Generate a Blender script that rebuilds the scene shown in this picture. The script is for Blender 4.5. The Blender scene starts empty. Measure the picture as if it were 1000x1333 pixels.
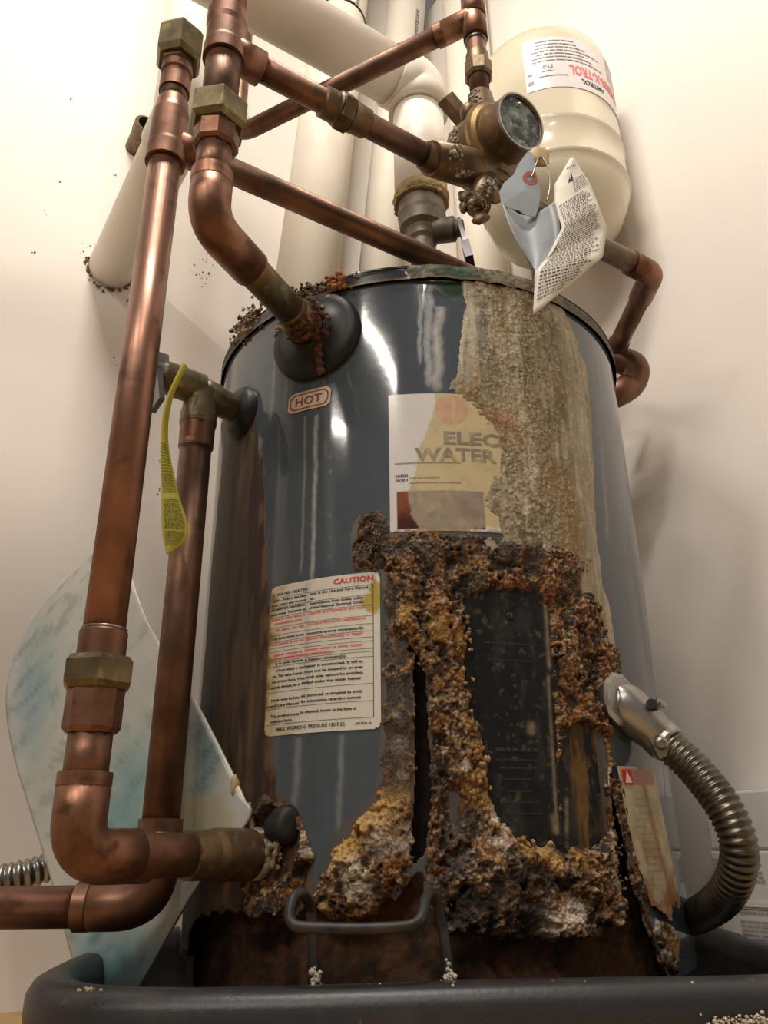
import bpy, bmesh, math, random
from mathutils.bvhtree import BVHTree
import numpy as np
from mathutils import Vector, Matrix, Euler

random.seed(7)
SC = bpy.context.scene
COL = SC.collection
R_ = math.radians

# ------------------------------------------------------------------ camera
F_PX, W_PX, H_PX = 1038.0, 1000.0, 1333.0
CAM = Vector((-0.05, -1.02, 0.20))
cam_d = bpy.data.cameras.new('camera')
cam_d.sensor_fit = 'VERTICAL'
cam_d.sensor_height = 24.0
cam_d.lens = 24.0 * F_PX / H_PX
cam_d.clip_start = 0.02
cam = bpy.data.objects.new('camera', cam_d)
COL.objects.link(cam)
CROT = Euler((R_(90 + 23.0), 0, 0)).to_matrix() @ Matrix.Rotation(R_(-0.585), 3, 'Z')
cam.matrix_world = Matrix.Translation(CAM) @ CROT.to_4x4()
SC.camera = cam

# ------------------------------------------------------------------ world, lamps, exposure
wd = bpy.data.worlds.new('room_ambient')
SC.world = wd
wd.use_nodes = True
wd.node_tree.nodes['Background'].inputs[0].default_value = (1.0, 0.91, 0.83, 1)
wd.node_tree.nodes['Background'].inputs[1].default_value = 0.13

def strip_lamp(name, a, b, width, watts, col=(1.0, 0.915, 0.81)):
    a, b = Vector(a), Vector(b)
    L = bpy.data.lights.new(name, 'AREA')
    L.shape = 'RECTANGLE'
    L.size = (b - a).length
    L.size_y = width
    L.energy = watts
    L.color = col
    o = bpy.data.objects.new(name, L)
    COL.objects.link(o)
    x = (b - a).normalized()
    aim = Vector((0.0, 0.1, 0.9)) - (a + b) / 2      # tilted louvre: faces the closet
    z = -(aim - aim.dot(x) * x).normalized()
    y = z.cross(x)
    m = Matrix((x, y, z)).transposed().to_4x4()
    m.translation = (a + b) / 2
    o.matrix_world = m
    return o

strip_lamp('strip_lamp', (-1.25, -2.20, 2.42), (-0.70, -3.00, 2.42), 0.06, 22)
strip_lamp('strip_lamp', (-2.45, -2.35, 2.42), (-2.20, -2.75, 2.42), 0.06, 9)
strip_lamp('strip_lamp', (-0.06, -1.95, 2.42), (0.10, -2.30, 2.42), 0.06, 8)
strip_lamp('added_top_light', (-0.45, -0.80, 2.40), (0.05, -0.80, 2.40), 0.12, 21)  # added overhead light, makes the upper walls brighter than the lower

vs = SC.view_settings
vs.view_transform = 'Standard'
vs.look = 'None'
vs.exposure = 0.26
vs.gamma = 1.0
vs.use_curve_mapping = False

# ------------------------------------------------------------------ sight lines (used to find where real things stand)
def ray(px, py):
    d = CROT @ Vector(((px - W_PX / 2) / F_PX, -(py - H_PX / 2) / F_PX, -1.0))
    return d
def P(px, py, fwd):                 # point at horizontal distance fwd ahead
    d = ray(px, py)
    return CAM + d * (fwd / d.y)
def PZ(px, py, z):
    d = ray(px, py)
    return CAM + d * ((z - CAM.z) / d.z)
def PT(px, py, R=0.28):             # nearest point on the heater's cylinder
    d = ray(px, py)
    a = d.x**2 + d.y**2
    b = 2 * (CAM.x * d.x + CAM.y * d.y)
    c = CAM.x**2 + CAM.y**2 - R * R
    q = b * b - 4 * a * c
    t = (-b - math.sqrt(q)) / (2 * a) if q >= 0 else -b / (2 * a)
    return CAM + d * t
TR = 0.28
def TS(px, py):                     # (arc length, height) on the jacket
    p = PT(px, py)
    return (TR * math.atan2(p.x, -p.y), p.z)

# ------------------------------------------------------------------ numpy noise
_rng = np.random.RandomState(3)
_T = _rng.rand(8, 256, 256)
def vn(x, y, k=0):
    xi = np.floor(x).astype(int); yi = np.floor(y).astype(int)
    fx = x - xi; fy = y - yi
    fx = fx * fx * (3 - 2 * fx); fy = fy * fy * (3 - 2 * fy)
    t = _T[k % 8]
    a = t[xi % 256, yi % 256]; b = t[(xi + 1) % 256, yi % 256]
    c = t[xi % 256, (yi + 1) % 256]; d = t[(xi + 1) % 256, (yi + 1) % 256]
    return (a * (1 - fx) + b * fx) * (1 - fy) + (c * (1 - fx) + d * fx) * fy
def fbm(x, y, fr, oc=4, k=0):
    r = np.zeros_like(x, dtype=float); a = 1.0; n = 0
    for i in range(oc):
        r += a * vn(x * fr + 17.3 * i + 91, y * fr + 5.1 * i + 57, k + i); n += a
        a *= 0.55; fr *= 2.03
    return r / n
def worley(x, y, fr, k=0):
    x = x * fr + 40; y = y * fr + 40
    xi = np.floor(x).astype(int); yi = np.floor(y).astype(int)
    best = np.full(x.shape, 9.0); cid = np.zeros(x.shape)
    for i in (-1, 0, 1):
        for j in (-1, 0, 1):
            cx = (xi + i) % 256; cy = (yi + j) % 256
            px = xi + i + _T[k % 8][cx, cy]; py = yi + j + _T[(k + 1) % 8][cx, cy]
            d = (x - px)**2 + (y - py)**2
            m = d < best
            best = np.where(m, d, best); cid = np.where(m, _T[(k + 2) % 8][cx, cy], cid)
    return np.sqrt(best), cid
def sst(a, b, x):
    t = np.clip((x - a) / (b - a), 0, 1)
    return t * t * (3 - 2 * t)
def mixc(c, col, t):
    t = np.clip(t, 0, 1)[..., None]
    return c * (1 - t) + np.asarray(col, float) * t
def poly(pts):
    return np.array([TS(*p) for p in pts])
def sdf(pg, S, Z):                  # positive inside, metres
    best = np.full(S.shape, 1e9); ins = np.zeros(S.shape, bool)
    n = len(pg)
    for i in range(n):
        ax, ay = pg[i]; bx, by = pg[(i + 1) % n]
        ex, ey = bx - ax, by - ay
        t = np.clip(((S - ax) * ex + (Z - ay) * ey) / (ex * ex + ey * ey + 1e-12), 0, 1)
        d = (S - ax - t * ex)**2 + (Z - ay - t * ey)**2
        best = np.minimum(best, d)
        if ay != by:
            c = ((ay > Z) != (by > Z)) & (S < (bx - ax) * (Z - ay) / (by - ay) + ax)
            ins ^= c
    best = np.sqrt(best)
    return np.where(ins, best, -best)

# ------------------------------------------------------------------ materials
def nodes(m):
    m.use_nodes = True
    return m.node_tree.nodes, m.node_tree.links, m.node_tree.nodes['Principled BSDF']
def mat(name, col, rough=0.5, metal=0.0, col2=None, scale=30.0, lo=0.35, hi=0.65, bump=0.0, bscale=None,
        col3=None, scale3=120.0, lo3=0.55, hi3=0.7, spec=0.5, coat=0.0, stretch=None, rough2=None):
    m = bpy.data.materials.new(name)
    N, L, B = nodes(m)
    B.inputs['Roughness'].default_value = rough
    B.inputs['Metallic'].default_value = metal
    B.inputs['Specular IOR Level'].default_value = spec
    B.inputs['Coat Weight'].default_value = coat
    tc = N.new('ShaderNodeTexCoord')
    src = tc.outputs['Object']
    if stretch:
        mp = N.new('ShaderNodeMapping'); mp.inputs['Scale'].default_value = stretch
        L.new(src, mp.inputs[0]); src = mp.outputs[0]
    def noise(sc, det=5):
        n = N.new('ShaderNodeTexNoise'); n.inputs['Scale'].default_value = sc; n.inputs['Detail'].default_value = det
        L.new(src, n.inputs['Vector']); return n
    def layer(prev, c, sc, lo, hi):
        n = noise(sc)
        r = N.new('ShaderNodeMapRange'); r.inputs[1].default_value = lo; r.inputs[2].default_value = hi
        L.new(n.outputs[0], r.inputs[0])
        x = N.new('ShaderNodeMix'); x.data_type = 'RGBA'
        L.new(r.outputs[0], x.inputs[0])
        if isinstance(prev, tuple): x.inputs[6].default_value = prev
        else: L.new(prev, x.inputs[6])
        x.inputs[7].default_value = (*c, 1)
        return x.outputs[2], r.outputs[0]
    cur = (*col, 1)
    if col2:
        cur, f = layer(cur, col2, scale, lo, hi)
        if rough2 is not None:
            q = N.new('ShaderNodeMapRange'); q.inputs[3].default_value = rough; q.inputs[4].default_value = rough2
            L.new(f, q.inputs[0]); L.new(q.outputs[0], B.inputs['Roughness'])
    if col3: cur, _ = layer(cur, col3, scale3, lo3, hi3)
    if isinstance(cur, tuple): B.inputs['Base Color'].default_value = cur
    else: L.new(cur, B.inputs['Base Color'])
    if bump:
        n = noise(bscale or scale * 4)
        b = N.new('ShaderNodeBump'); b.inputs['Strength'].default_value = bump; b.inputs['Distance'].default_value = 0.002
        L.new(n.outputs[0], b.inputs['Height']); L.new(b.outputs[0], B.inputs['Normal'])
    return m
def attr_mat(name, metal=0.0, bump=0.0, bscale=400.0, spec=0.5, coat=0.0, vary=0.0, vscale=300.0):
    m = bpy.data.materials.new(name)
    N, L, B = nodes(m)
    a = N.new('ShaderNodeAttribute'); a.attribute_name = 'Col'
    r = N.new('ShaderNodeAttribute'); r.attribute_name = 'Rough'
    col = a.outputs['Color']
    tc = N.new('ShaderNodeTexCoord')
    if vary:
        n = N.new('ShaderNodeTexNoise'); n.inputs['Scale'].default_value = vscale; n.inputs['Detail'].default_value = 3
        L.new(tc.outputs['Object'], n.inputs['Vector'])
        q = N.new('ShaderNodeMapRange'); q.inputs[1].default_value = 0.3; q.inputs[2].default_value = 0.7
        q.inputs[3].default_value = 1 - vary; q.inputs[4].default_value = 1 + vary
        L.new(n.outputs[0], q.inputs[0])
        v = N.new('ShaderNodeVectorMath'); v.operation = 'SCALE'
        L.new(col, v.inputs[0]); L.new(q.outputs[0], v.inputs['Scale']); col = v.outputs[0]
    L.new(col, B.inputs['Base Color'])
    L.new(r.outputs['Fac'], B.inputs['Roughness'])
    B.inputs['Metallic'].default_value = metal
    B.inputs['Specular IOR Level'].default_value = spec
    B.inputs['Coat Weight'].default_value = coat
    if bump:
        n = N.new('ShaderNodeTexNoise'); n.inputs['Scale'].default_value = bscale; n.inputs['Detail'].default_value = 4
        L.new(tc.outputs['Object'], n.inputs['Vector'])
        b = N.new('ShaderNodeBump'); b.inputs['Strength'].default_value = bump; b.inputs['Distance'].default_value = 0.0015
        L.new(n.outputs[0], b.inputs['Height']); L.new(b.outputs[0], B.inputs['Normal'])
    return m

M = dict(
    wall=mat('wall_paint', (0.83, 0.775, 0.72), 0.6, col2=(0.80, 0.745, 0.69), scale=2.5, bump=0.05, bscale=60),
    floor=mat('floor_wood', (0.52, 0.34, 0.15), 0.55, col2=(0.42, 0.26, 0.11), scale=14, stretch=(1, 8, 1)),
    copper=mat('aged_copper', (0.37, 0.198, 0.138), 0.36, 0.85, col2=(0.20, 0.103, 0.072), scale=14, lo=0.38, hi=0.68,
               col3=(0.10, 0.058, 0.04), scale3=38, lo3=0.56, hi3=0.76, bump=0.06, bscale=90, rough2=0.48),
    copper_dark=mat('browned_copper', (0.235, 0.122, 0.078), 0.40, 0.8, col2=(0.095, 0.054, 0.037), scale=20, lo=0.34, hi=0.66,
                    col3=(0.10, 0.085, 0.05), scale3=46, lo3=0.55, hi3=0.72, bump=0.12, bscale=110, rough2=0.55),
    copper_green=mat('tarnished_pipe', (0.20, 0.12, 0.065), 0.42, 0.75, col2=(0.085, 0.075, 0.045), scale=26, lo=0.35, hi=0.6,
                     col3=(0.17, 0.19, 0.13), scale3=50, lo3=0.56, hi3=0.68, bump=0.2, bscale=120),
    fitting=mat('copper_fitting', (0.30, 0.148, 0.092), 0.38, 0.82, col2=(0.14, 0.07, 0.045), scale=22, lo=0.36, hi=0.66,
                col3=(0.12, 0.055, 0.03), scale3=60, lo3=0.55, hi3=0.72, bump=0.1, bscale=120, rough2=0.5),
    brass=mat('dull_brass', (0.19, 0.145, 0.07), 0.42, 0.75, col2=(0.095, 0.072, 0.038), scale=34, col3=(0.27, 0.225, 0.10), scale3=60,
              bump=0.15, bscale=150),
    bronze=mat('brown_bronze', (0.21, 0.135, 0.07), 0.45, 0.6, col2=(0.095, 0.065, 0.04), scale=30, col3=(0.26, 0.2, 0.12), scale3=90,
               lo3=0.58, hi3=0.75, bump=0.2, bscale=160),
    iron=mat('grey_iron', (0.20, 0.165, 0.125), 0.55, 0.35, col2=(0.11, 0.09, 0.07), scale=50, bump=0.3, bscale=180),
    solder=mat('solder_ring', (0.36, 0.34, 0.32), 0.3, 0.9, col2=(0.12, 0.08, 0.06), scale=60),
    white_pipe=mat('white_jacket', (0.83, 0.77, 0.67), 0.5, col2=(0.77, 0.71, 0.61), scale=9, bump=0.12, bscale=70),
    grime=mat('grime', (0.10, 0.08, 0.06), 0.9, col2=(0.25, 0.21, 0.16), scale=120),
    foam=mat('yellowed_insulation', (0.40, 0.29, 0.13), 0.9, col2=(0.22, 0.15, 0.07), scale=90, bump=0.6, bscale=260),
    black_rubber=mat('black_rubber', (0.012, 0.0115, 0.0115), 0.45, col2=(0.02, 0.019, 0.017), scale=40, spec=0.28),
    black_paint=mat('black_paint', (0.02, 0.021, 0.024), 0.16, col2=(0.028, 0.027, 0.028), scale=40),
    pan=mat('pan_plastic', (0.024, 0.0245, 0.027), 0.40, col2=(0.045, 0.043, 0.042), scale=28, lo=0.5, hi=0.75, bump=0.15, bscale=160,
            col3=(0.2, 0.18, 0.15), scale3=140, lo3=0.68, hi3=0.78),
    steel=mat('galvanised_steel', (0.42, 0.41, 0.39), 0.3, 0.95, col2=(0.28, 0.27, 0.25), scale=40, bump=0.08, bscale=140),
    steel_dark=mat('grimy_steel', (0.17, 0.155, 0.13), 0.33, 0.9, col2=(0.10, 0.09, 0.075), scale=40),
    zinc=mat('die_cast_zinc', (0.40, 0.39, 0.37), 0.32, 0.85, col2=(0.30, 0.29, 0.27), scale=30),
    wire=mat('black_wire', (0.016, 0.015, 0.0145), 0.45, 0.0, spec=0.3, col2=(0.045, 0.04, 0.036), scale=60),
    lime=mat('white_scale', (0.66, 0.62, 0.53), 0.9, col2=(0.42, 0.36, 0.27), scale=160, bump=0.6, bscale=350),
    tape=mat('thread_tape', (0.62, 0.57, 0.47), 0.7, col2=(0.30, 0.24, 0.17), scale=80, bump=0.4, bscale=220),
    tank_cream=mat('cream_enamel', (0.66, 0.60, 0.455), 0.26, col2=(0.62, 0.56, 0.42), scale=6, coat=0.3),
    paper=mat('paper', (0.74, 0.70, 0.62), 0.6, col2=(0.62, 0.57, 0.49), scale=30, lo=0.45, hi=0.75),
    paper_back=mat('grey_tag_back', (0.33, 0.36, 0.38), 0.5, col2=(0.25, 0.27, 0.29), scale=26),
    tag_blue=mat('pale_blue_tag', (0.42, 0.50, 0.56), 0.55, col2=(0.38, 0.46, 0.52), scale=20),
    red=mat('red_ink', (0.62, 0.03, 0.025), 0.5),
    red_pale=mat('faded_red_ink', (0.72, 0.11, 0.11), 0.5),
    black_ink=mat('black_ink', (0.022, 0.021, 0.02), 0.5),
    grey_ink=mat('grey_ink', (0.22, 0.21, 0.2), 0.5),
    pink_ink=mat('pink_ink', (0.78, 0.19, 0.2), 0.5),
    maroon=mat('maroon_ink', (0.19, 0.03, 0.02), 0.5),
    hot_paper=mat('stained_sticker', (0.62, 0.44, 0.33), 0.45, col2=(0.66, 0.52, 0.42), scale=60),
    yellow=mat('yellow_tag', (0.58, 0.55, 0.06), 0.4, col2=(0.50, 0.46, 0.05), scale=40),
    carton=mat('white_carton', (0.68, 0.655, 0.62), 0.7, col2=(0.63, 0.605, 0.57), scale=8),
    purple=mat('purple_grip', (0.035, 0.02, 0.06), 0.4),
    lever=mat('painted_lever', (0.13, 0.15, 0.17), 0.35, 0.6, col2=(0.22, 0.22, 0.22), scale=50),
    jacket=attr_mat('painted_jacket', bump=0.02, bscale=120, spec=0.5, vary=0.05, vscale=60),
    crust=attr_mat('rust_crust', bump=0.55, bscale=620, spec=0.3, vary=0.5, vscale=480),
    scale=attr_mat('lime_scale', bump=0.3, bscale=420, spec=0.3, vary=0.16, vscale=380),
    plate=attr_mat('worn_plate', spec=0.16, vary=0.2, vscale=120),
    label=attr_mat('label_film', spec=0.5, vary=0.03),
    inner=attr_mat('rusted_shell', bump=0.6, bscale=260, spec=0.2, vary=0.3, vscale=140),
    sheet=attr_mat('painted_sheet', spec=0.5, vary=0.04, vscale=40),
)

# ------------------------------------------------------------------ object helpers
OFF = {}
def thing(name, label, cat, loc, group=None):
    o = bpy.data.objects.new(name, None); COL.objects.link(o)
    o.empty_display_size = 0.05
    o.location = loc
    o['label'] = label; o['category'] = cat
    if group: o['group'] = group
    OFF[o.name] = Vector(loc)
    return o
def tag(o, label, cat, group=None):
    o['label'] = label; o['category'] = cat
    if group: o['group'] = group
    return o
def link_mesh(name, me, m, parent=None, kind=None, label=None):
    o = bpy.data.objects.new(name, me); COL.objects.link(o)
    if m is not None and not me.materials: me.materials.append(m)
    if parent is not None:
        o.parent = parent
        OFF[o.name] = OFF[parent.name]
    else:
        OFF[o.name] = Vector((0, 0, 0))
    if kind: o['kind'] = kind
    if label: o['label'] = label
    return o

class MB:                            # collects vertices (world coordinates) and faces of ONE mesh
    def __init__(s): s.v = []; s.f = []; s.sm = []
    def add(s, vs, fs, smooth=True):
        b = len(s.v)
        s.v.extend([tuple(v) for v in vs]); s.f.extend([tuple(i + b for i in f) for f in fs]); s.sm.extend([smooth] * len(fs))
        return s
    def tube(s, pts, r, seg=20, cap=True, smooth=True):
        pts = [Vector(p) for p in pts]; n = len(pts)
        rs = r if isinstance(r, (list, tuple, np.ndarray)) else [r] * n
        tg = []
        for i in range(n):
            a = pts[max(i - 1, 0)]; b = pts[min(i + 1, n - 1)]
            t = (b - a)
            if t.length < 1e-9: t = tg[-1] if tg else Vector((0, 0, 1))
            tg.append(t.normalized())
        u = tg[0].orthogonal().normalized()
        vs, fs = [], []
        for i in range(n):
            u = (u - u.dot(tg[i]) * tg[i]).normalized(); w = tg[i].cross(u)
            for k in range(seg):
                a = 2 * math.pi * k / seg
                vs.append(pts[i] + rs[i] * (math.cos(a) * u + math.sin(a) * w))
        for i in range(n - 1):
            for k in range(seg):
                k2 = (k + 1) % seg
                fs.append((i * seg + k, i * seg + k2, (i + 1) * seg + k2, (i + 1) * seg + k))
        s.add(vs, fs, smooth)
        if cap:
            b = len(s.v) - len(vs)
            s.f.append(tuple(b + k for k in reversed(range(seg)))); s.sm.append(False)
            s.f.append(tuple(b + (n - 1) * seg + k for k in range(seg))); s.sm.append(False)
        return s
    def lathe(s, o, ax, prof, seg=28, smooth=True, sharp=True, cap=True):
        o = Vector(o); ax = Vector(ax).normalized()
        if sharp:                    # repeat profile corners so the edges stay crisp
            for i in range(len(prof) - 1):
                (h0, r0), (h1, r1) = prof[i], prof[i + 1]
                s.tube2(o + ax * h0, o + ax * h1, ax, r0, r1, seg, smooth)
        else:
            u = ax.orthogonal().normalized(); w = ax.cross(u)
            vs = [o + ax * h + r * (math.cos(2 * math.pi * k / seg) * u + math.sin(2 * math.pi * k / seg) * w) for h, r in prof for k in range(seg)]
            fs = [(i * seg + k, i * seg + (k + 1) % seg, (i + 1) * seg + (k + 1) % seg, (i + 1) * seg + k) for i in range(len(prof) - 1) for k in range(seg)]
            s.add(vs, fs, smooth)
        if cap:
            u = ax.orthogonal().normalized(); w = ax.cross(u)
            for (h, r), rev in ((prof[0], True), (prof[-1], False)):
                if r > 1e-5:
                    vs = [o + ax * h + r * (math.cos(2 * math.pi * k / seg) * u + math.sin(2 * math.pi * k / seg) * w) for k in range(seg)]
                    f = list(range(seg))
                    s.add(vs, [tuple(reversed(f)) if rev else tuple(f)], False)
        return s
    def tube2(s, a, b, ax, r0, r1, seg, smooth=True):
        u = ax.orthogonal().normalized(); w = ax.cross(u)
        vs = []
        for p, r in ((a, r0), (b, r1)):
            for k in range(seg):
                t = 2 * math.pi * k / seg
                vs.append(p + r * (math.cos(t) * u + math.sin(t) * w))
        fs = [(k, (k + 1) % seg, seg + (k + 1) % seg, seg + k) for k in range(seg)]
        return s.add(vs, fs, smooth)
    def hexnut(s, o, ax, h0, h1, r, cham=0.12, rot=0.0, n=6):
        o = Vector(o); ax = Vector(ax).normalized()
        ref = Vector((0, 1, 0)) if abs(ax.y) < 0.9 else Vector((1, 0, 0))
        u = (ref - ref.dot(ax) * ax).normalized(); w = ax.cross(u)
        c = (h1 - h0) * cham
        prof = [(h0, r * 0.86), (h0 + c, r), (h1 - c, r), (h1, r * 0.86)]
        for i in range(3):
            vs = []
            for h, q in prof[i:i + 2]:
                for k in range(n):
                    t = 2 * math.pi * k / n + rot
                    vs.append(o + ax * h + q * (math.cos(t) * u + math.sin(t) * w))
            s.add(vs, [(k, (k + 1) % n, n + (k + 1) % n, n + k) for k in range(n)], False)
        for (h, q), rev in ((prof[0], True), (prof[-1], False)):
            vs = [o + ax * h + q * (math.cos(2 * math.pi * k / n + rot) * u + math.sin(2 * math.pi * k / n + rot) * w) for k in range(n)]
            s.add(vs, [tuple(reversed(range(n))) if rev else tuple(range(n))], False)
        return s
    def box(s, o, x, y, z, hx, hy, hz):
        o, x, y, z = Vector(o), Vector(x).normalized(), Vector(y).normalized(), Vector(z).normalized()
        vs = [o + x * (a * hx) + y * (b * hy) + z * (c * hz) for a in (-1, 1) for b in (-1, 1) for c in (-1, 1)]
        fs = [(0, 1, 3, 2), (4, 6, 7, 5), (0, 4, 5, 1), (2, 3, 7, 6), (0, 2, 6, 4), (1, 5, 7, 3)]
        return s.add(vs, fs, False)
    def blob(s, c, r, seed=0, sub=2, amp=0.35, sq=(1, 1, 1)):
        bm = bmesh.new(); bmesh.ops.create_icosphere(bm, subdivisions=sub, radius=1.0)
        rr = random.Random(seed); ph = [rr.uniform(0, 9) for _ in range(3)]
        vs = []
        for v in bm.verts:
            p = v.co
            k = 1 + rr.uniform(-amp, amp) if sub < 2 else 1 + amp * (math.sin(3.1 * p.x + ph[0]) * math.sin(2.7 * p.y + ph[1]) + 0.6 * math.sin(5.3 * p.z + ph[2] + 2 * p.x))
            vs.append(Vector(c) + Vector((p.x * sq[0], p.y * sq[1], p.z * sq[2])) * (r * k))
        s.add(vs, [[v.index for v in f.verts] for f in bm.faces], True); bm.free()
        return s
    def sheet(s, rows, thick=0.0, nrm=None):        # grid of points; optional thickness along a normal
        nr, nc = len(rows), len(rows[0])
        g = [Vector(p) for r in rows for p in r]
        fs = [(i * nc + j, i * nc + j + 1, (i + 1) * nc + j + 1, (i + 1) * nc + j) for i in range(nr - 1) for j in range(nc - 1)]
        s.add(g, fs)
        if thick:
            n = Vector(nrm).normalized() * thick
            s.add([p + n for p in g], [tuple(reversed(f)) for f in fs])
            ring = [j for j in range(nc)] + [i * nc + nc - 1 for i in range(1, nr)] + [(nr - 1) * nc + j for j in range(nc - 2, -1, -1)] + [i * nc for i in range(nr - 2, 0, -1)]
            b = len(s.v) - 2 * len(g)
            for a, c in zip(ring, ring[1:] + ring[:1]):
                s.f.append((b + a, b + a + len(g), b + c + len(g), b + c)); s.sm.append(False)
        return s
    def build(s, name, m, parent=None, kind=None, label=None):
        off = OFF[parent.name] if parent is not None else Vector((0, 0, 0))
        me = bpy.data.meshes.new(name)
        me.from_pydata([(v[0] - off.x, v[1] - off.y, v[2] - off.z) for v in s.v], [], s.f)
        me.polygons.foreach_set('use_smooth', s.sm)
        me.update()
        bm = bmesh.new(); bm.from_mesh(me); bmesh.ops.remove_doubles(bm, verts=bm.verts, dist=1e-7) if False else None
        bm.free()
        return link_mesh(name, me, m, parent, kind, label)

def grid_mesh(name, V, mask, col, rough, m, parent=None, kind=None, label=None, smooth=True, fmask=None):
    """V (n,m,3) world grid; faces kept where all four corners are in mask; col (n,m,3), rough (n,m)"""
    n, k = V.shape[:2]
    idx = np.arange(n * k).reshape(n, k)
    q = np.stack([idx[:-1, :-1], idx[1:, :-1], idx[1:, 1:], idx[:-1, 1:]], -1)
    ok = mask[:-1, :-1] & mask[1:, :-1] & mask[1:, 1:] & mask[:-1, 1:]
    q = q[ok]
    used = np.unique(q); re = np.full(n * k, -1); re[used] = np.arange(len(used))
    q = re[q]
    v = V.reshape(-1, 3)[used].astype(float)
    off = np.array(OFF[parent.name]) if parent is not None else np.zeros(3)
    me = bpy.data.meshes.new(name)
    me.vertices.add(len(v)); me.vertices.foreach_set('co', (v - off).astype(np.float32).ravel())
    me.loops.add(q.size); me.loops.foreach_set('vertex_index', q.astype(np.int32).ravel())
    me.polygons.add(len(q)); me.polygons.foreach_set('loop_start', np.arange(0, q.size, 4, dtype=np.int32))
    me.polygons.foreach_set('loop_total', np.full(len(q), 4, dtype=np.int32))
    me.polygons.foreach_set('use_smooth', np.full(len(q), smooth))
    me.update(); me.validate()
    a = me.attributes.new('Col', 'FLOAT_COLOR', 'POINT')
    c = np.ones((len(v), 4), np.float32); c[:, :3] = np.clip(col.reshape(-1, 3)[used], 0, 1)
    a.data.foreach_set('color', c.ravel())
    b = me.attributes.new('Rough', 'FLOAT', 'POINT')
    b.data.foreach_set('value', np.broadcast_to(rough, (n, k)).reshape(-1)[used].astype(np.float32).ravel())
    return link_mesh(name, me, m, parent, kind, label)

def cyl(S, Z, rad):
    th = S / TR
    return np.stack([rad * np.sin(th), -rad * np.cos(th), Z + 0 * S], -1)
def grid(s0, s1, z0, z1, ds, dz=None):
    dz = dz or ds
    s = np.linspace(s0, s1, max(2, int(round((s1 - s0) / ds)) + 1)); z = np.linspace(z0, z1, max(2, int(round((z1 - z0) / dz)) + 1))
    return np.meshgrid(s, z, indexing='ij')

def fillet(pts, rad, n=8):          # round the corners of a polyline
    pts = [Vector(p) for p in pts]; out = [pts[0]]
    for i in range(1, len(pts) - 1):
        a, b, c = pts[i - 1], pts[i], pts[i + 1]
        u = (a - b).normalized(); w = (c - b).normalized()
        ang = u.angle(w)
        t = min(rad / math.tan(ang / 2), 0.49 * (a - b).length, 0.49 * (c - b).length)
        p0, p1 = b + u * t, b + w * t
        for k in range(n + 1):
            q = k / n
            out.append((1 - q)**2 * p0 + 2 * q * (1 - q) * b + q * q * p1)
    out.append(pts[-1])
    return out
def smooth_path(pts, n=10):         # Catmull-Rom
    pts = [Vector(p) for p in pts]; q = [2 * pts[0] - pts[1]] + pts + [2 * pts[-1] - pts[-2]]
    out = []
    for i in range(1, len(q) - 2):
        for k in range(n):
            t = k / n
            a, b, c, d = q[i - 1], q[i], q[i + 1], q[i + 2]
            out.append(0.5 * ((2 * b) + (c - a) * t + (2 * a - 5 * b + 4 * c - d) * t * t + (3 * b - a - 3 * c + d) * t**3))
    out.append(pts[-1])
    return out

_tcache = {}
def text2d(body, bold=0.0):         # flat glyph mesh of one line: vertices (x,y), faces, width for size 1
    key = (body, bold)
    if key in _tcache: return _tcache[key]
    cu = bpy.data.curves.new('glyphs', 'FONT'); cu.body = body; cu.size = 1.0; cu.resolution_u = 2; cu.offset = bold
    o = bpy.data.objects.new('glyphs', cu); COL.objects.link(o)
    dg = bpy.context.evaluated_depsgraph_get(); dg.update()
    me = bpy.data.meshes.new_from_object(o.evaluated_get(dg))
    v = [(p.co.x, p.co.y) for p in me.vertices]; f = [tuple(p.vertices) for p in me.polygons]
    bpy.data.objects.remove(o); bpy.data.curves.remove(cu); bpy.data.meshes.remove(me)
    xs = [p[0] for p in v] or [0, 1]
    x0, x1 = min(xs), max(xs)
    v = [(x - x0, y) for x, y in v]
    _tcache[key] = (v, f, x1 - x0)
    return _tcache[key]
def put_text(mb, body, fn, x, y, h, width=None, bold=0.0):
    """fn maps flat (x,y) in metres to a world point; h = letter height; width squeezes or stretches the line"""
    v, f, w = text2d(body, bold)
    k = h / 0.70
    kx = width / w if width else k
    mb.add([fn(x + a * kx, y + b * k) for a, b in v], f, False)
def put_bar(mb, fn, x0, y0, x1, y1, n=10):
    vs = []
    for i in range(n + 1):
        t = i / n
        vs += [fn(x0 + (x1 - x0) * t, y0), fn(x0 + (x1 - x0) * t, y1)]
    mb.add(vs, [(2 * i, 2 * i + 2, 2 * i + 3, 2 * i + 1) for i in range(n)], False)
def snapper(*mbs):                  # first surface met along a sight line
    v = []; f = []
    for m in mbs:
        b = len(v); v += [Vector(p) for p in m.v]; f += [tuple(i + b for i in q) for q in m.f]
    t = BVHTree.FromPolygons(v, f)
    def s(px, py):
        h = t.ray_cast(CAM, ray(px, py).normalized())
        return h[0]
    return s
def word_bars(mb, fn, x0, x1, y, h, rnd, gap=0.6, lo=1.5, hi=6):
    x = x0
    while x < x1:
        w = min(rnd.uniform(lo, hi) * h, x1 - x)
        put_bar(mb, fn, x, y, x + w, y + h * rnd.uniform(0.75, 1.0), 2)
        x += w + gap * h
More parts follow.
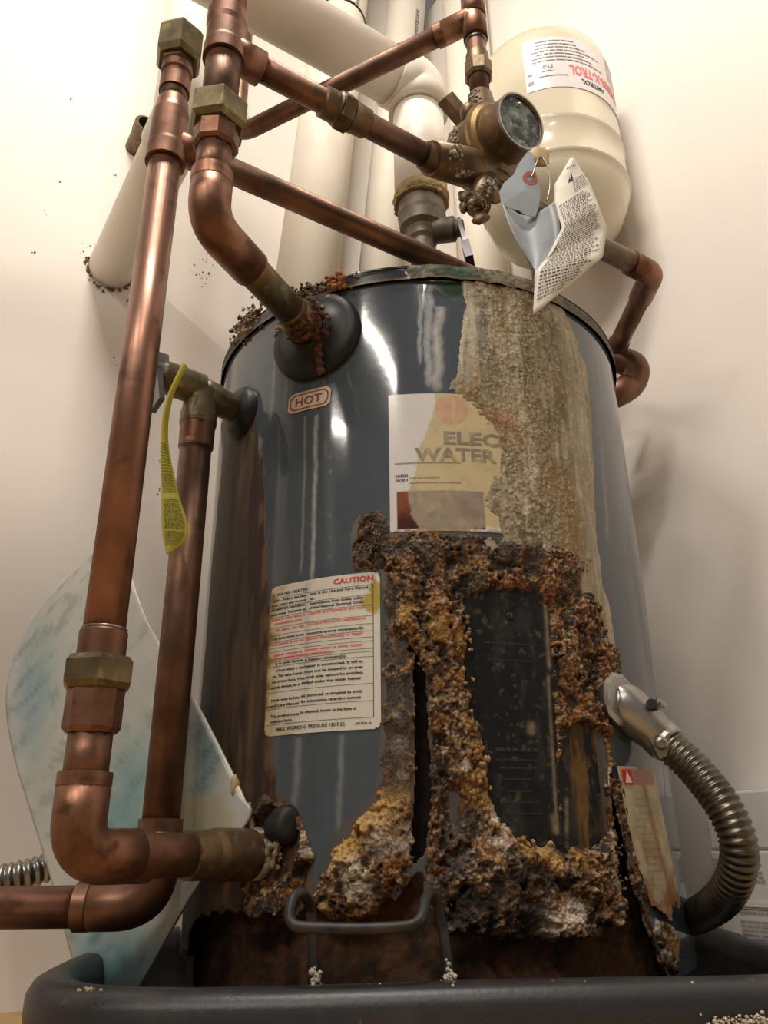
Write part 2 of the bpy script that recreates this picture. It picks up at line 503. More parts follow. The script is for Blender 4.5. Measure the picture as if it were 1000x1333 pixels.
# ------------------------------------------------------------------ room shell
def X2W(X, fwd, z): return Vector((X + CAM.x, fwd + CAM.y, z))
WDIR = Vector((math.sin(R_(57)), math.cos(R_(57)), 0))          # along the left wall, towards the corner
RDIR = Vector((math.cos(R_(57)), -math.sin(R_(57)), 0))         # along the right wall, towards the viewer
W0 = X2W(-0.56, 1.25, 0)
CORNER = W0 + WDIR * 0.83
def slab(name, a, b, z0, z1, n, t, m):
    mb = MB(); mid = (a + b) / 2 - n * t / 2
    mb.box(Vector((mid.x, mid.y, (z0 + z1) / 2)), (b - a), n, (0, 0, 1), (b - a).length / 2, t / 2, (z1 - z0) / 2)
    o = mb.build(name, m); o['kind'] = 'structure'; return o
slab('wall_left', W0 - WDIR * 2.2, CORNER + WDIR * 0.1, 0, 2.6, RDIR, 0.1, M['wall'])
slab('wall_right', CORNER, CORNER + RDIR * 2.2, 0, 2.6, -WDIR, 0.1, M['wall'])
fb = MB(); fb.box((0, -0.6, -0.03), (1, 0, 0), (0, 1, 0), (0, 0, 1), 3.2, 3.0, 0.03)
o = fb.build('floor', M['floor']); o['kind'] = 'structure'

# ------------------------------------------------------------------ water heater
ZT = 0.803
H = thing('water_heater', 'grey cylindrical electric water heater, its front torn open and crusted with rust and beige scale', 'water heater', (0, 0, 0.02))
Rn = lambda S, Z: 0
# outlines on the jacket (found along sight lines)
P_BOTTOM = poly([(100, 1420), (232, 1400), (236, 1300), (246, 1215), (262, 1192), (300, 1185), (345, 1198), (398, 1185), (415, 1170), (425, 1195), (455, 1205), (482, 1190), (500, 1165), (515, 1172), (530, 1150), (545, 1140),
                 (556, 1175), (585, 1215), (640, 1222), (720, 1222), (780, 1218), (797, 1195), (800, 1150), (797, 1080), (790, 1010), (797, 1012),
                 (806, 1075), (818, 1140), (835, 1200), (858, 1255), (875, 1300), (1100, 1330), (1100, 1420)])
P_TEAR = poly([(524, 852), (533, 842), (546, 852), (553, 880), (557, 960), (562, 1020), (560, 1060), (553, 1105), (540, 1125), (536, 1110), (539, 1060), (541, 980), (540, 900), (538, 872)])
P_BROWN = poly([(200, 540), (300, 530), (330, 545), (345, 600), (348, 680), (352, 760), (352, 860), (352, 960), (362, 1020), (385, 1060), (405, 1130), (410, 1200), (100, 1250), (100, 560)])
P_SCALE = poly([(575, 322), (600, 372), (612, 400), (600, 440), (590, 490), (578, 512), (575, 560), (560, 600), (545, 640), (535, 690), (560, 720), (700, 730), (790, 820), (800, 860),
                (792, 790), (781, 720), (772, 640), (768, 560), (764, 490), (752, 440), (735, 405), (700, 375), (690, 322)])
P_RUST = poly([(468, 672), (492, 664), (508, 676), (512, 694), (560, 692), (640, 700), (700, 700), (735, 715), (752, 745), (772, 775), (790, 830), (800, 890), (793, 930), (795, 1000), (795, 1060),
               (800, 1110), (801, 1180), (794, 1208), (760, 1216), (715, 1224), (660, 1220), (590, 1218), (560, 1190), (547, 1150), (556, 1105), (563, 1040), (560, 960), (552, 870), (538, 842), (520, 832),
               (515, 800), (512, 762), (500, 742), (462, 742), (455, 715)])
P_LEFTCRUST = poly([(500, 742), (515, 760), (518, 835), (538, 850), (540, 960), (538, 1070), (536, 1120), (528, 1150), (505, 1168), (484, 1192), (452, 1207), (425, 1196), (412, 1165), (420, 1140), (428, 1105), (458, 1078),
                    (480, 1055), (492, 1040), (496, 1000), (499, 900), (500, 800)])
P_PANEL = poly([(606, 778), (640, 770), (700, 772), (712, 800), (716, 900), (722, 1000), (728, 1080), (700, 1102), (672, 1090), (648, 1062), (634, 1010), (632, 950), (618, 925), (606, 880)])
P_PANEL2 = poly([(725, 1000), (745, 940), (785, 960), (790, 1080), (765, 1100), (735, 1100)])

# jacket ------------------------------------------------------------
front = np.arange(-0.44, 0.4401, 0.0012)
back_ = np.linspace(0.44, 2 * math.pi * TR - 0.44, 60)[1:-1]
sarr = np.concatenate([front, back_, front[:1] + 2 * math.pi * TR])
zarr = np.concatenate([np.arange(0.09, 0.21, 0.0012), np.arange(0.21, ZT - 0.001, 0.003), [ZT]])
S, Z = np.meshgrid(sarr, zarr, indexing='ij')
nz = fbm(S, Z, 90, 4, 1) - 0.5
hole = np.maximum(sdf(P_BOTTOM, S, Z) + nz * 0.012, sdf(P_TEAR, S, Z) + nz * 0.004)
hole = np.where((Z < 0.09), 1.0, hole)
hole = np.where((S > 0.5) & (Z > 0.09), -1, hole)
col = np.empty(S.shape + (3,)); col[:] = (0.072, 0.090, 0.108)
rough = np.full(S.shape, 0.085)
fs1 = fbm(S * 1.0, Z * 0.06, 130, 4, 2); fs2 = fbm(S, Z * 0.03, 320, 3, 3); fz = fbm(S, Z, 40, 5, 4)
# long pale run marks down the paint
def drip(px0, y0, y1, w, a, c=(0.34, 0.34, 0.33), wob=0.0016, px1=None):
    global col, rough
    s0, z0 = TS(px0, y0); s1, z1 = TS(px1 if px1 is not None else px0, y1)
    t = np.clip((z0 - Z) / (z0 - z1), 0, 1)
    c0 = s0 + (s1 - s0) * t + wob * (fbm(Z, Z * 0 + px0, 60, 3, 5) - 0.5) * 2
    m = np.exp(-((S - c0) / w)**2) * (Z < z0) * sst(z1 - 0.01, z1 + 0.01, Z) * a * (0.35 + 0.9 * fbm(S, Z, 220, 3, 6))
    col = mixc(col, c, m); rough = np.where(m > 0.15, np.maximum(rough, 0.5), rough)
drip(412, 540, 752, 0.0022, 1.1, px1=407)
drip(398, 540, 745, 0.0016, 0.5, px1=392)
drip(362, 430, 545, 0.0028, 0.6, px1=352)
drip(374, 470, 540, 0.0018, 0.5, px1=370)
drip(388, 960, 1050, 0.004, 0.4, px1=384)
drip(446, 955, 1080, 0.003, 0.35, px1=441)
drip(430, 560, 735, 0.006, 0.16)
drip(560, 372, 500, 0.0035, 0.7, (0.44, 0.45, 0.46), 0.004, 556)
drip(548, 372, 470, 0.002, 0.5, (0.44, 0.45, 0.46), 0.002, 546)
drip(572, 400, 505, 0.005, 0.8, (0.46, 0.45, 0.42), 0.005, 568)
drip(775, 470, 700, 0.003, 0.55, (0.40, 0.42, 0.42), 0.002, 792)
drip(836, 640, 1180, 0.004, 0.25, (0.35, 0.36, 0.36), 0.002, 880)
# brown run below the relief valve
d = sdf(P_BROWN, S, Z) + (fs1 - 0.5) * 0.016 + (fz - 0.5) * 0.012
br = sst(-0.001, 0.004, d)
bc = np.empty_like(col); bc[:] = (0.052, 0.034, 0.019)
bc = mixc(bc, (0.105, 0.052, 0.019), sst(0.42, 0.62, fs1)); bc = mixc(bc, (0.030, 0.032, 0.026), sst(0.5, 0.66, fs2) * 0.8)
bc = mixc(bc, (0.030, 0.014, 0.009), sst(0.5, 0.7, fbm(S, Z * 0.2, 60, 4, 6)))
bc = mixc(bc, (0.15, 0.080, 0.030), sst(0.016, 0.004, d) * sst(0.38, 0.62, fbm(S, Z * 0.35, 110, 4, 2)) * 0.9)
sl0 = TS(300, 800)[0]
bc = mixc(bc, (0.034, 0.036, 0.030), sst(sl0 + 0.01, sl0 - 0.03, S) * sst(0.35, 0.6, fs1) * 0.85)
bc = mixc(bc, (0.15, 0.075, 0.026), sst(0.30, 0.24, Z) * sst(0.4, 0.65, fz) * 0.8)

col = col * (1 - br[..., None]) + bc * br[..., None]
rough = rough * (1 - br) + 0.78 * br
# rust haze close to the crust, green bloom under the rim, grime at the right of the scale
dr = np.maximum(sdf(P_RUST, S, Z), sdf(P_LEFTCRUST, S, Z))
m = sst(-0.005, 0.001, dr + (fz - 0.5) * 0.022) * 0.6
col = mixc(col, (0.10, 0.07, 0.045), m); rough = np.maximum(rough, m * 0.8)
pg = poly([(560, 362), (590, 358), (612, 380), (600, 392), (578, 385)])
m = sst(-0.004, 0.006, sdf(pg, S, Z) + (fz - 0.5) * 0.02)
col = mixc(col, (0.014, 0.055, 0.030), m * 0.95); rough = np.maximum(rough, m * 0.7)
m = sst(0.022, 0.0, ZT - Z) * sst(TS(330, 430)[0], TS(300, 440)[0], S) * 0.7 * sst(0.4, 0.6, fz)
col = mixc(col, (0.10, 0.085, 0.06), m)
# torn edges: bare rusty steel
m = sst(-0.006, -0.001, hole + (fz - 0.5) * 0.006)
col = mixc(col, (0.09, 0.045, 0.022), m * 0.9); rough = np.maximum(rough, m * 0.85)
rad = TR + 0 * S
# the right flap bellies out a little beside the tear
flap = sst(TS(860, 1100)[0] + 0.02, TS(815, 1100)[0], S) * sst(0.36, 0.15, Z) * (S > TS(790, 1080)[0] + 0.004) * (S < 0.45)
rad = rad + 0.006 * flap + 0.0006 * (fbm(S, Z, 12, 2, 1) - 0.5)
JV = cyl(S, Z, rad)
jk = grid_mesh('jacket', JV, hole < 0, col, rough, M['jacket'], H)
sd = jk.modifiers.new('sheet_gauge', 'SOLIDIFY'); sd.thickness = 0.0012; sd.offset = -1

# inner shell seen through the tears
S2, Z2 = np.meshgrid(np.linspace(-math.pi, math.pi, 200) * TR, np.linspace(0.03, 0.78, 160), indexing='ij')
f1 = fbm(S2, Z2, 30, 5, 2); f2 = fbm(S2, Z2, 110, 4, 3)
c2 = np.empty(S2.shape + (3,)); c2[:] = (0.095, 0.048, 0.028)
c2 = mixc(c2, (0.028, 0.018, 0.013), sst(0.46, 0.66, f1)); c2 = mixc(c2, (0.14, 0.055, 0.026), sst(0.55, 0.7, f2) * 0.7)
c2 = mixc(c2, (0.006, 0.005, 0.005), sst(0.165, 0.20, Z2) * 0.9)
grid_mesh('inner_shell', cyl(S2, Z2, 0.262 + 0.004 * (f2 - 0.5)), np.ones(S2.shape, bool), c2, 0.9, M['inner'], H)

# lid and rim band ------------------------------------------------------
mb = MB(); mb.lathe((0, 0, ZT + 0.016), (0, 0, 1), [(0.0, 0.2845), (0.006, 0.28), (0.008, 0.25), (0.010, 0.0)], 96, sharp=False, cap=False)
mb.build('lid', M['black_paint'], H)
S3, Z3 = np.meshgrid(np.linspace(-math.pi * TR, math.pi * TR, 700), np.linspace(ZT - 0.001, ZT + 0.018, 12), indexing='ij')
f1 = fbm(S3, Z3, 70, 4, 5); f2 = fbm(S3, Z3, 260, 3, 6)
c3 = np.empty(S3.shape + (3,)); c3[:] = (0.020, 0.021, 0.026)
sA, sB, sC = TS(540, 350)[0], TS(610, 350)[0], TS(700, 375)[0]
dep = sst(sA - 0.012, sA + 0.02, S3 + (f1 - 0.5) * 0.05) * (S3 < 0.42)
c3 = mixc(c3, (0.21, 0.18, 0.125), dep); c3 = mixc(c3, (0.09, 0.06, 0.035), dep * sst(0.5, 0.65, f2))
gr = np.exp(-((S3 - (sA + sB) / 2 - 0.012) / 0.028)**2) * sst(0.30, 0.5, f1 + 0.12)
c3 = mixc(c3, (0.012, 0.050, 0.026), gr * 1.1); dep2 = dep * sst(sC + 0.05, sC - 0.01, S3)
c3 = mixc(c3, (0.05, 0.055, 0.045), sst(sC, sC + 0.06, S3) * 0.6)
gl = sst(TS(345, 420)[0] + 0.03, TS(320, 430)[0], S3) * (S3 > -0.5)
c3 = mixc(c3, (0.055, 0.045, 0.035), gl * 0.8)
c3 = mixc(c3, (0.16, 0.10, 0.05), sst(0.004, 0.0015, Z3 - ZT + 0.001 + (f2 - 0.5) * 0.004) * 0.8)
r3 = 0.2842 + 0.0026 * dep2 * f1 * 2 + 0.0022 * (f2 - 0.5) * dep2
r3 = r3 - 0.0012 * sst(0.012, 0.018, Z3 - ZT)
grid_mesh('rim_band', cyl(S3, Z3, r3), np.ones(S3.shape, bool), c3, 0.14 + 0.65 * np.clip(dep + gr + gl, 0, 1), M['label'], H)
p = PT(466, 358, 0.2845); n = Vector((p.x, p.y, 0)).normalized()
mb = MB(); mb.lathe(p, n, [(-0.001, 0.0052), (0.0012, 0.005), (0.0024, 0.0035), (0.0026, 0.0)], 16, sharp=False)
t_ = Vector((0, 0, 1)).cross(n)
sc = mb.build('rim_screw', M['steel'], H)
mb = MB(); mb.box(p + n * 0.0027, t_, (0, 0, 1), n, 0.003, 0.0006, 0.0003); mb.box(p + n * 0.0027, t_, (0, 0, 1), n, 0.0006, 0.003, 0.0003)
mb.build('screw_slot', M['black_rubber'], sc)

# lime scale ------------------------------------------------------------
sx0, sx1 = TS(530, 690)[0] - 0.01, TS(800, 800)[0] + 0.02
S, Z = grid(sx0, sx1, TS(700, 735)[1] - 0.1, ZT - 0.001, 0.0011)
f1 = fbm(S, Z * 0.25, 60, 5, 1); f2 = fbm(S, Z, 240, 4, 2); f3 = fbm(S, Z, 36, 4, 4); fv = fbm(S, Z * 0.08, 170, 4, 6); w1, id1 = worley(S, Z, 330, 2); w2, id2 = worley(S, Z, 130, 4)
wx = S + 0.006 * (fbm(S, Z, 50, 3, 7) - 0.5); 
d = sdf(P_SCALE, S, Z) + (f1 - 0.5) * 0.018 + (f3 - 0.5) * 0.008
# the scale thins to nothing over the label's left part
lab = poly([(500, 505), (590, 508), (622, 535), (645, 565), (648, 605), (632, 650), (645, 697), (520, 700), (500, 690)])
dl = sdf(lab, S, Z) + (f2 - 0.5) * 0.012 + (f3 - 0.5) * 0.02
thin = sst(-0.006, 0.006, dl)
keep = (d > 0) & (dl < 0.0005)
speck = sst(TS(618, 560)[0] - 0.02, TS(660, 560)[0], wx) * sst(TS(735, 560)[0] + 0.012, TS(705, 560)[0], wx)
speck = np.clip(speck * (0.75 + 0.8 * (f3 - 0.4)), 0, 1)
hgt = 0.0012 + 0.0035 * sst(0.0, 0.03, d) * (0.4 + f1) + 0.0034 * (fv - 0.45) + 0.0026 * (f3 - 0.5)
hgt += speck * (0.0012 * (0.55 - w1) * sst(0.35, 0.6, f2) + 0.0017 * (f2 - 0.5) + 0.0010 * (0.5 - w2) * (id2 > 0.6)) + 0.0022 * (fbm(S, Z * 0.3, 90, 4, 3) - 0.5)
hgt = 0.0004 + np.maximum(hgt, 0.0005) * sst(0, 0.006, d) * sst(0.001, -0.022, dl)
c = np.empty(S.shape + (3,)); c[:] = (0.315, 0.270, 0.178)
c = mixc(c, (0.20, 0.165, 0.098), sst(0.46, 0.60, fv) * 0.9); c = mixc(c, (0.145, 0.115, 0.065), sst(0.50, 0.62, fbm(S, Z * 0.22, 75, 4, 5)) * 0.7); c = mixc(c, (0.43, 0.385, 0.275), sst(0.52, 0.68, f1) * 0.9)
c = mixc(c, (0.27, 0.185, 0.085), sst(0.52, 0.7, fbm(S, Z * 0.4, 45, 4, 7)) * 0.75)
c = mixc(c, (0.145, 0.112, 0.062), speck * sst(0.40, 0.60, f2) * 0.9)
c = mixc(c, (0.47, 0.41, 0.29), speck * (id1 > 0.80) * sst(0.55, 0.3, w1) * 0.8)
c = mixc(c, (0.055, 0.036, 0.020), speck * (id1 < 0.20) * sst(0.5, 0.2, w1) * 0.85)
c = mixc(c, (0.40, 0.20, 0.12), sst(0.035, 0.0, np.hypot(S - TS(655, 548)[0], (Z - TS(655, 548)[1]) * 1.2)) * sst(0.4, 0.6, f2) * 0.8)
c = mixc(c, (0.16, 0.095, 0.045), sst(0.05, 0.0, ZT - Z + (f3 - 0.5) * 0.05) * sst(0.42, 0.58, f2) * 0.8)
edge_r = sst(TS(740, 560)[0] - 0.012, TS(752, 560)[0], wx)
c = mixc(c, (0.43, 0.385, 0.285), edge_r * 0.85); c = mixc(c, (0.29, 0.25, 0.165), edge_r * sst(0.5, 0.6, fv) * 0.8)
edge_l = sst(0.016, 0.0, d) * sst(TS(640, 500)[0], TS(610, 500)[0], S)
c = mixc(c, (0.50, 0.47, 0.39), edge_l * sst(0.4, 0.6, fv)); c = mixc(c, (0.10, 0.095, 0.075), sst(0.026, 0.012, np.abs(d - 0.017)) * sst(0.52, 0.62, fbm(S, Z * 0.15, 140, 3, 2)) * (S < TS(650, 450)[0]) * 0.6)
c = mixc(c, (0.50, 0.46, 0.37), sst(0.60, 0.72, f2) * 0.5); c = mixc(c, (0.42, 0.385, 0.30), sst(0.03, 0.0, d) * sst(0.42, 0.6, fbm(S, Z * 0.1, 120, 3, 1)) * 0.7)
grid_mesh('lime_scale', cyl(S, Z, TR + hgt), keep, c, 0.72, M['scale'], H, 'stuff', 'beige streaked lime scale running down from the rim')

# rust crust ------------------------------------------------------------
def crust(name, pg, hfun, seed, label, holes=(), white=(), tan=(), grey=(), base=0.008, ds=0.0009, rag=0.008, dark=()):
    s0, s1, z0, z1 = pg[:, 0].min() - 0.012, pg[:, 0].max() + 0.012, pg[:, 1].min() - 0.012, pg[:, 1].max() + 0.012
    S, Z = grid(s0, s1, z0, z1, ds)
    f1 = fbm(S, Z, 45, 5, seed); f2 = fbm(S, Z, 150, 4, seed + 1); f3 = fbm(S, Z, 420, 3, seed + 2); f4 = fbm(S, Z, 22, 3, seed + 4)
    wS = S + 0.0015 * (f2 - 0.5) ; wZ = Z + 0.0015 * (f3 - 0.5)
    wa, ia = worley(wS, wZ, 210, seed); wb, ib = worley(wS, wZ, 95, seed + 3)
    d = sdf(pg, S, Z) + (f1 - 0.5) * rag * 2 + (f2 - 0.5) * rag
    hd = np.full(S.shape, -1.0)
    for h in holes: hd = np.maximum(hd, sdf(h, S, Z) + (f2 - 0.5) * 0.010 + (f1 - 0.5) * 0.006)
    keep = (d > 0) & (hd < 0)
    ins = np.minimum(d, -hd)
    fst = fbm(S, Z * 0.4, 85, 4, seed + 4)
    rg = 1 - np.abs(2 * fbm(S, Z, 75, 4, seed + 6) - 1) ; rg2 = 1 - np.abs(2 * fbm(S, Z, 210, 3, seed + 2) - 1)
    hg = base * (0.30 + 1.0 * (f1 - 0.2)) + 0.008 * (f4 - 0.5) + 0.0050 * (f1 - 0.5) + 0.0026 * (f2 - 0.5) + 0.0016 * (f3 - 0.5) + 0.0036 * (rg - 0.8) + 0.0010 * (rg2 - 0.8) + 0.0034 * np.floor(fst * 7) / 7 + 0.0009 * (_T[seed % 8][(S * 1000).astype(int) % 256, (Z * 1000).astype(int) % 256] - 0.5)
    pit = sst(0.60, 0.70, fbm(S, Z, 70, 3, seed + 5)) 
    hg = hg - 0.006 * pit
    hg = hfun(S, Z, hg, d)
    hg = 0.0006 + np.maximum(hg, 0.0) * sst(0.0, 0.006, ins)
    c = np.empty(S.shape + (3,)); c[:] = (0.070, 0.031, 0.013)
    c = mixc(c, (0.17, 0.068, 0.022), sst(0.47, 0.62, f1)); c = mixc(c, (0.25, 0.105, 0.024), sst(0.52, 0.66, fst) * 0.85); c = mixc(c, (0.035, 0.020, 0.013), sst(0.44, 0.34, fst) * 0.8); c = mixc(c, (0.020, 0.012, 0.008), sst(0.46, 0.58, fbm(S, Z, 64, 4, seed + 3)) * 0.9)
    c = mixc(c, (0.25, 0.155, 0.085), sst(0.55, 0.68, f2) * 0.7)
    c = mixc(c, (0.30, 0.125, 0.028), sst(0.60, 0.70, fbm(S, Z, 120, 4, seed + 7)) * 0.9); c = mixc(c, (0.33, 0.22, 0.12), sst(0.60, 0.68, fbm(S, Z, 190, 3, seed + 5)) * 0.8); c = mixc(c, (0.13, 0.040, 0.018), sst(0.60, 0.70, fbm(S, Z, 52, 4, seed + 1)) * 0.7)
    c = mixc(c, (0.034, 0.029, 0.027), sst(0.56, 0.66, fbm(S, Z, 85, 4, seed + 6)) * 0.75)
    c = mixc(c, (0.018, 0.012, 0.009), np.maximum(sst(0.66, 0.52, rg2) * 0.55, pit * 0.85))
    c = mixc(c, (0.40, 0.28, 0.165), sst(0.58, 0.66, f3) * 0.75 * sst(0.35, 0.65, f1)); c = mixc(c, (0.022, 0.014, 0.010), sst(0.44, 0.34, f3) * 0.7)
    for w, a, cc in [(q, 0.85, (0.58, 0.50, 0.40)) for q in white] + [(q, 0.85, (0.42, 0.26, 0.085)) for q in tan] + [(q, 0.8, (0.062, 0.054, 0.046)) for q in grey] + [(q, 0.85, (0.020, 0.018, 0.018)) for q in dark]:
        x, y, rr = w; sw, zw = TS(x, y); rr = rr * 0.00075
        m = sst(rr, rr * 0.35, np.hypot(S - sw, (Z - zw)) + (f2 - 0.5) * rr * 1.1 + (f1 - 0.5) * rr * 1.1) * a
        c = mixc(c, cc, m * (0.55 + 0.7 * (f3 - 0.2)))
    grid_mesh(name, cyl(S, Z, TR + hg), keep, c, 0.85, M['crust'], H, 'stuff', label)

zlow = TS(680, 1110)[1]; zmid = TS(680, 760)[1]
def h_main(S, Z, h, d):
    low = sst(zlow + 0.02, zlow - 0.02, Z)
    return h * (1 + 0.5 * low) + 0.006 * low * sst(0.0, 0.02, d)
SLOT = poly([(586, 1030), (598, 1028), (600, 1055), (594, 1072), (586, 1068)])
crust('rust_crust', P_RUST, h_main, 1, 'thick brown and orange rust crust around the black plate', holes=(P_PANEL, P_PANEL2, SLOT),
      white=[(715, 1200, 24), (735, 1190, 18), (800, 1090, 16), (648, 1080, 22), (640, 1060, 16), (604, 1000, 12), (796, 1140, 22), (560, 1150, 10), (790, 1010, 12)],
      tan=[(605, 830, 14), (607, 880, 12), (606, 940, 14), (622, 975, 14), (622, 1010, 16), (624, 1040, 14), (700, 1105, 18), (712, 1122, 14), (572, 815, 22), (525, 800, 16), (745, 1125, 14), (680, 1100, 14)],
      grey=[(560, 720, 34), (520, 720, 20), (590, 690, 30), (640, 715, 40), (690, 720, 30), (490, 690, 30), (480, 725, 26), (585, 1090, 30), (600, 1120, 24), (560, 1000, 14), (740, 760, 20), (620, 760, 26), (575, 1040, 20)],
      dark=[(690, 738, 16), (730, 775, 14), (735, 810, 12), (545, 720, 12), (560, 745, 10), (640, 1195, 60), (600, 1195, 50), (670, 1160, 40), (700, 1140, 20), (620, 1130, 16), (765, 870, 14), (530, 710, 14), (550, 770, 10)], base=0.0085)  # large low patches: dark brown rust with its shadow painted in
sgl = TS(512, 900)[0]
def h_left(S, Z, h, d):
    low = sst(TS(470, 1040)[1], TS(470, 1075)[1], Z)
    return h * (0.35 + 1.0 * low) + 0.009 * low * sst(0, 0.02, d)
crust('rust_crust', P_LEFTCRUST, h_left, 3, 'rust growth left of the black tear, whitish below',
      white=[(470, 1140, 26), (458, 1125, 20), (500, 1090, 30), (525, 1090, 22), (520, 970, 12), (515, 930, 8), (440, 1120, 16), (525, 1010, 10)],
      tan=[(470, 1085, 30), (500, 1060, 26), (450, 1100, 26), (480, 1070, 22), (505, 1040, 18), (438, 1118, 20), (428, 1190, 14), (530, 1030, 14)],
      grey=[(515, 790, 34), (515, 850, 40), (518, 900, 40), (518, 950, 40), (515, 1000, 40), (510, 760, 20)], base=0.006)
# thin rusty skin at the right edge and beside the scale
P_RSTRIP = poly([(790, 830), (800, 850), (806, 890), (796, 900), (790, 880), (783, 860)])
crust('rust_crust', P_RSTRIP, lambda S, Z, h, d: h * 0.5, 2, 'rust patch above the conduit connector', base=0.003, rag=0.004)
P_FLAP = poly([(793, 1012), (802, 1012), (812, 1060), (830, 1140), (850, 1190), (872, 1205), (880, 1230), (876, 1275), (860, 1262), (838, 1208), (820, 1145), (807, 1078)])
crust('rust_crust', P_FLAP, lambda S, Z, h, d: 0.006 + h * 0.5, 5, 'rusty torn edge of the right flap', base=0.003, rag=0.004,
      white=[(822, 1110, 10), (845, 1200, 16), (868, 1205, 16), (860, 1240, 10), (800, 1060, 8)], tan=[(812, 1050, 16), (835, 1150, 14), (870, 1230, 20)])
# ------------------------------------------------------------------ plates, stickers and fittings on the heater
def on_jacket(s, z, lift): 
    th = s / TR
    return ((TR + lift) * math.sin(th), -(TR + lift) * math.cos(th), z)
# black access plate with worn print
sA, zA = TS(600, 766); sB, zB = TS(735, 1108)
S, Z = grid(sA - 0.004, sB + 0.046, zB - 0.006, zA + 0.006, 0.0015)
f1 = fbm(S, Z * 0.3, 90, 4, 3); f2 = fbm(S, Z, 200, 4, 5)
c = np.empty(S.shape + (3,)); c[:] = (0.013, 0.014, 0.0155)
c = mixc(c, (0.030, 0.031, 0.031), sst(0.5, 0.66, f1) * 0.8)
rt = sst(TS(718, 900)[0] + (0), TS(727, 900)[0], S - (zA - Z) * 0.05)
c = mixc(c, (0.062, 0.040, 0.018), rt * sst(0.3, 0.5, f1)); c = mixc(c, (0.13, 0.075, 0.028), rt * sst(0.52, 0.62, fbm(S, Z * 0.12, 130, 3, 6)))
for (x0, y0, x1, y1, w, a) in ((708, 785, 714, 870, 0.002, 0.8), (712, 880, 724, 1085, 0.0016, 0.7), (718, 1060, 722, 1085, 0.003, 0.7), (690, 940, 691, 956, 0.004, 0.7), (736, 1040, 736, 1085, 0.002, 0.6)):
    a0, b0 = TS(x0, y0); a1, b1 = TS(x1, y1); t = np.clip((b0 - Z) / (b0 - b1), 0, 1)
    m = np.exp(-((S - a0 - (a1 - a0) * t) / w)**2) * sst(b0 + 0.003, b0 - 0.003, Z) * sst(b1 - 0.003, b1 + 0.003, Z) * a * (0.3 + f2 * 1.2)
    c = mixc(c, (0.26, 0.22, 0.14), m)
c = mixc(c, (0.09, 0.075, 0.05), sst(0.66, 0.76, f2) * 0.7)
ap = grid_mesh('access_plate', cyl(S, Z, TR + 0.0022), np.ones(S.shape, bool), c, 0.38 + 0.4 * np.clip(rt, 0, 1), M['plate'], H, None, 'black access plate with worn print')
mb = MB(); rnd = random.Random(5); fn = lambda s, z: on_jacket(s, z, 0.0026)
for y, x0, x1, h in [(838, 628, 700, 1.0), (860, 634, 690, .8), (978, 645, 700, 2.2), (990, 645, 702, .9), (1001, 650, 696, 1.2), (1015, 648, 690, .9), (1045, 655, 700, .8), (1060, 660, 704, .8), (1031, 660, 690, .7)]:
    a, z = TS(x0, y); b, _ = TS(x1, y); word_bars(mb, fn, a, b, z, 0.0014 * h, rnd, lo=1.2, hi=3)
mb.build('worn_print', M['grey_ink'] if False else mat('worn_print', (0.042, 0.042, 0.040), 0.5, spec=0.16), ap, 'stuff')
p = Vector(on_jacket(*TS(662, 803), 0.0022)); n = Vector((p.x, p.y, 0)).normalized()
mb = MB(); mb.lathe(p, n, [(0, 0.004), (0.0016, 0.0038), (0.0026, 0.0022), (0.0027, 0)], 14, sharp=False); mb.build('plate_screw', M['black_paint'], H)

# nodules along the plate's edge
mb = MB(); rnd = random.Random(11)
for i in range(130):
    t = rnd.random()
    path = [(607, 790), (606, 850), (604, 900), (607, 940), (620, 970), (627, 1000), (626, 1045), (640, 1075), (672, 1095), (705, 1112)]
    k = t * (len(path) - 1); j = int(k); fr = k - j
    x = path[j][0] * (1 - fr) + path[min(j + 1, 9)][0] * fr + rnd.gauss(-4, 6); y = path[j][1] * (1 - fr) + path[min(j + 1, 9)][1] * fr + rnd.gauss(0, 5)
    s, z = TS(x, y)
    mb.blob(on_jacket(s, z, 0.006 + rnd.random() * 0.004), rnd.uniform(0.0010, 0.0026), i, 1, 0.3, (1, 1, rnd.uniform(0.9, 1.5)))
mb.build('rust_nodules', mat('orange_nodule', (0.26, 0.125, 0.035), 0.6, col2=(0.30, 0.20, 0.10), scale=70, lo=0.42, hi=0.6, col3=(0.13, 0.055, 0.02), scale3=120, bump=0.5, bscale=300), H, 'stuff')
mb = MB(); rnd = random.Random(12)
for (cx, cy, r, n_) in ((562, 725, 24, 80), (482, 716, 14, 60), (560, 708, 16, 40), (488, 690, 12, 30), (585, 1165, 16, 40), (640, 1085, 20, 60), (790, 1110, 14, 60), (795, 1150, 14, 60), (720, 1196, 22, 90), (470, 1145, 22, 90), (512, 1085, 16, 60), (770, 880, 24, 70), (755, 800, 22, 60), (745, 740, 18, 50)):
    for i in range(n_):
        s, z = TS(cx + max(-r, min(r, rnd.gauss(0, r * .45))), cy + max(-r, min(r, rnd.gauss(0, r * .45))))
        mb.blob(on_jacket(s, z, rnd.uniform(0.003, 0.007)), rnd.uniform(0.0006, 0.0016), i, 1, 0.5)
mb.build('scale_crumbs', mat('grey_crumb', (0.15, 0.10, 0.06), 0.85, col2=(0.38, 0.31, 0.23), scale=90, lo=0.56, hi=0.66, col3=(0.05, 0.035, 0.025), scale3=110, lo3=0.5, hi3=0.6), H, 'stuff')

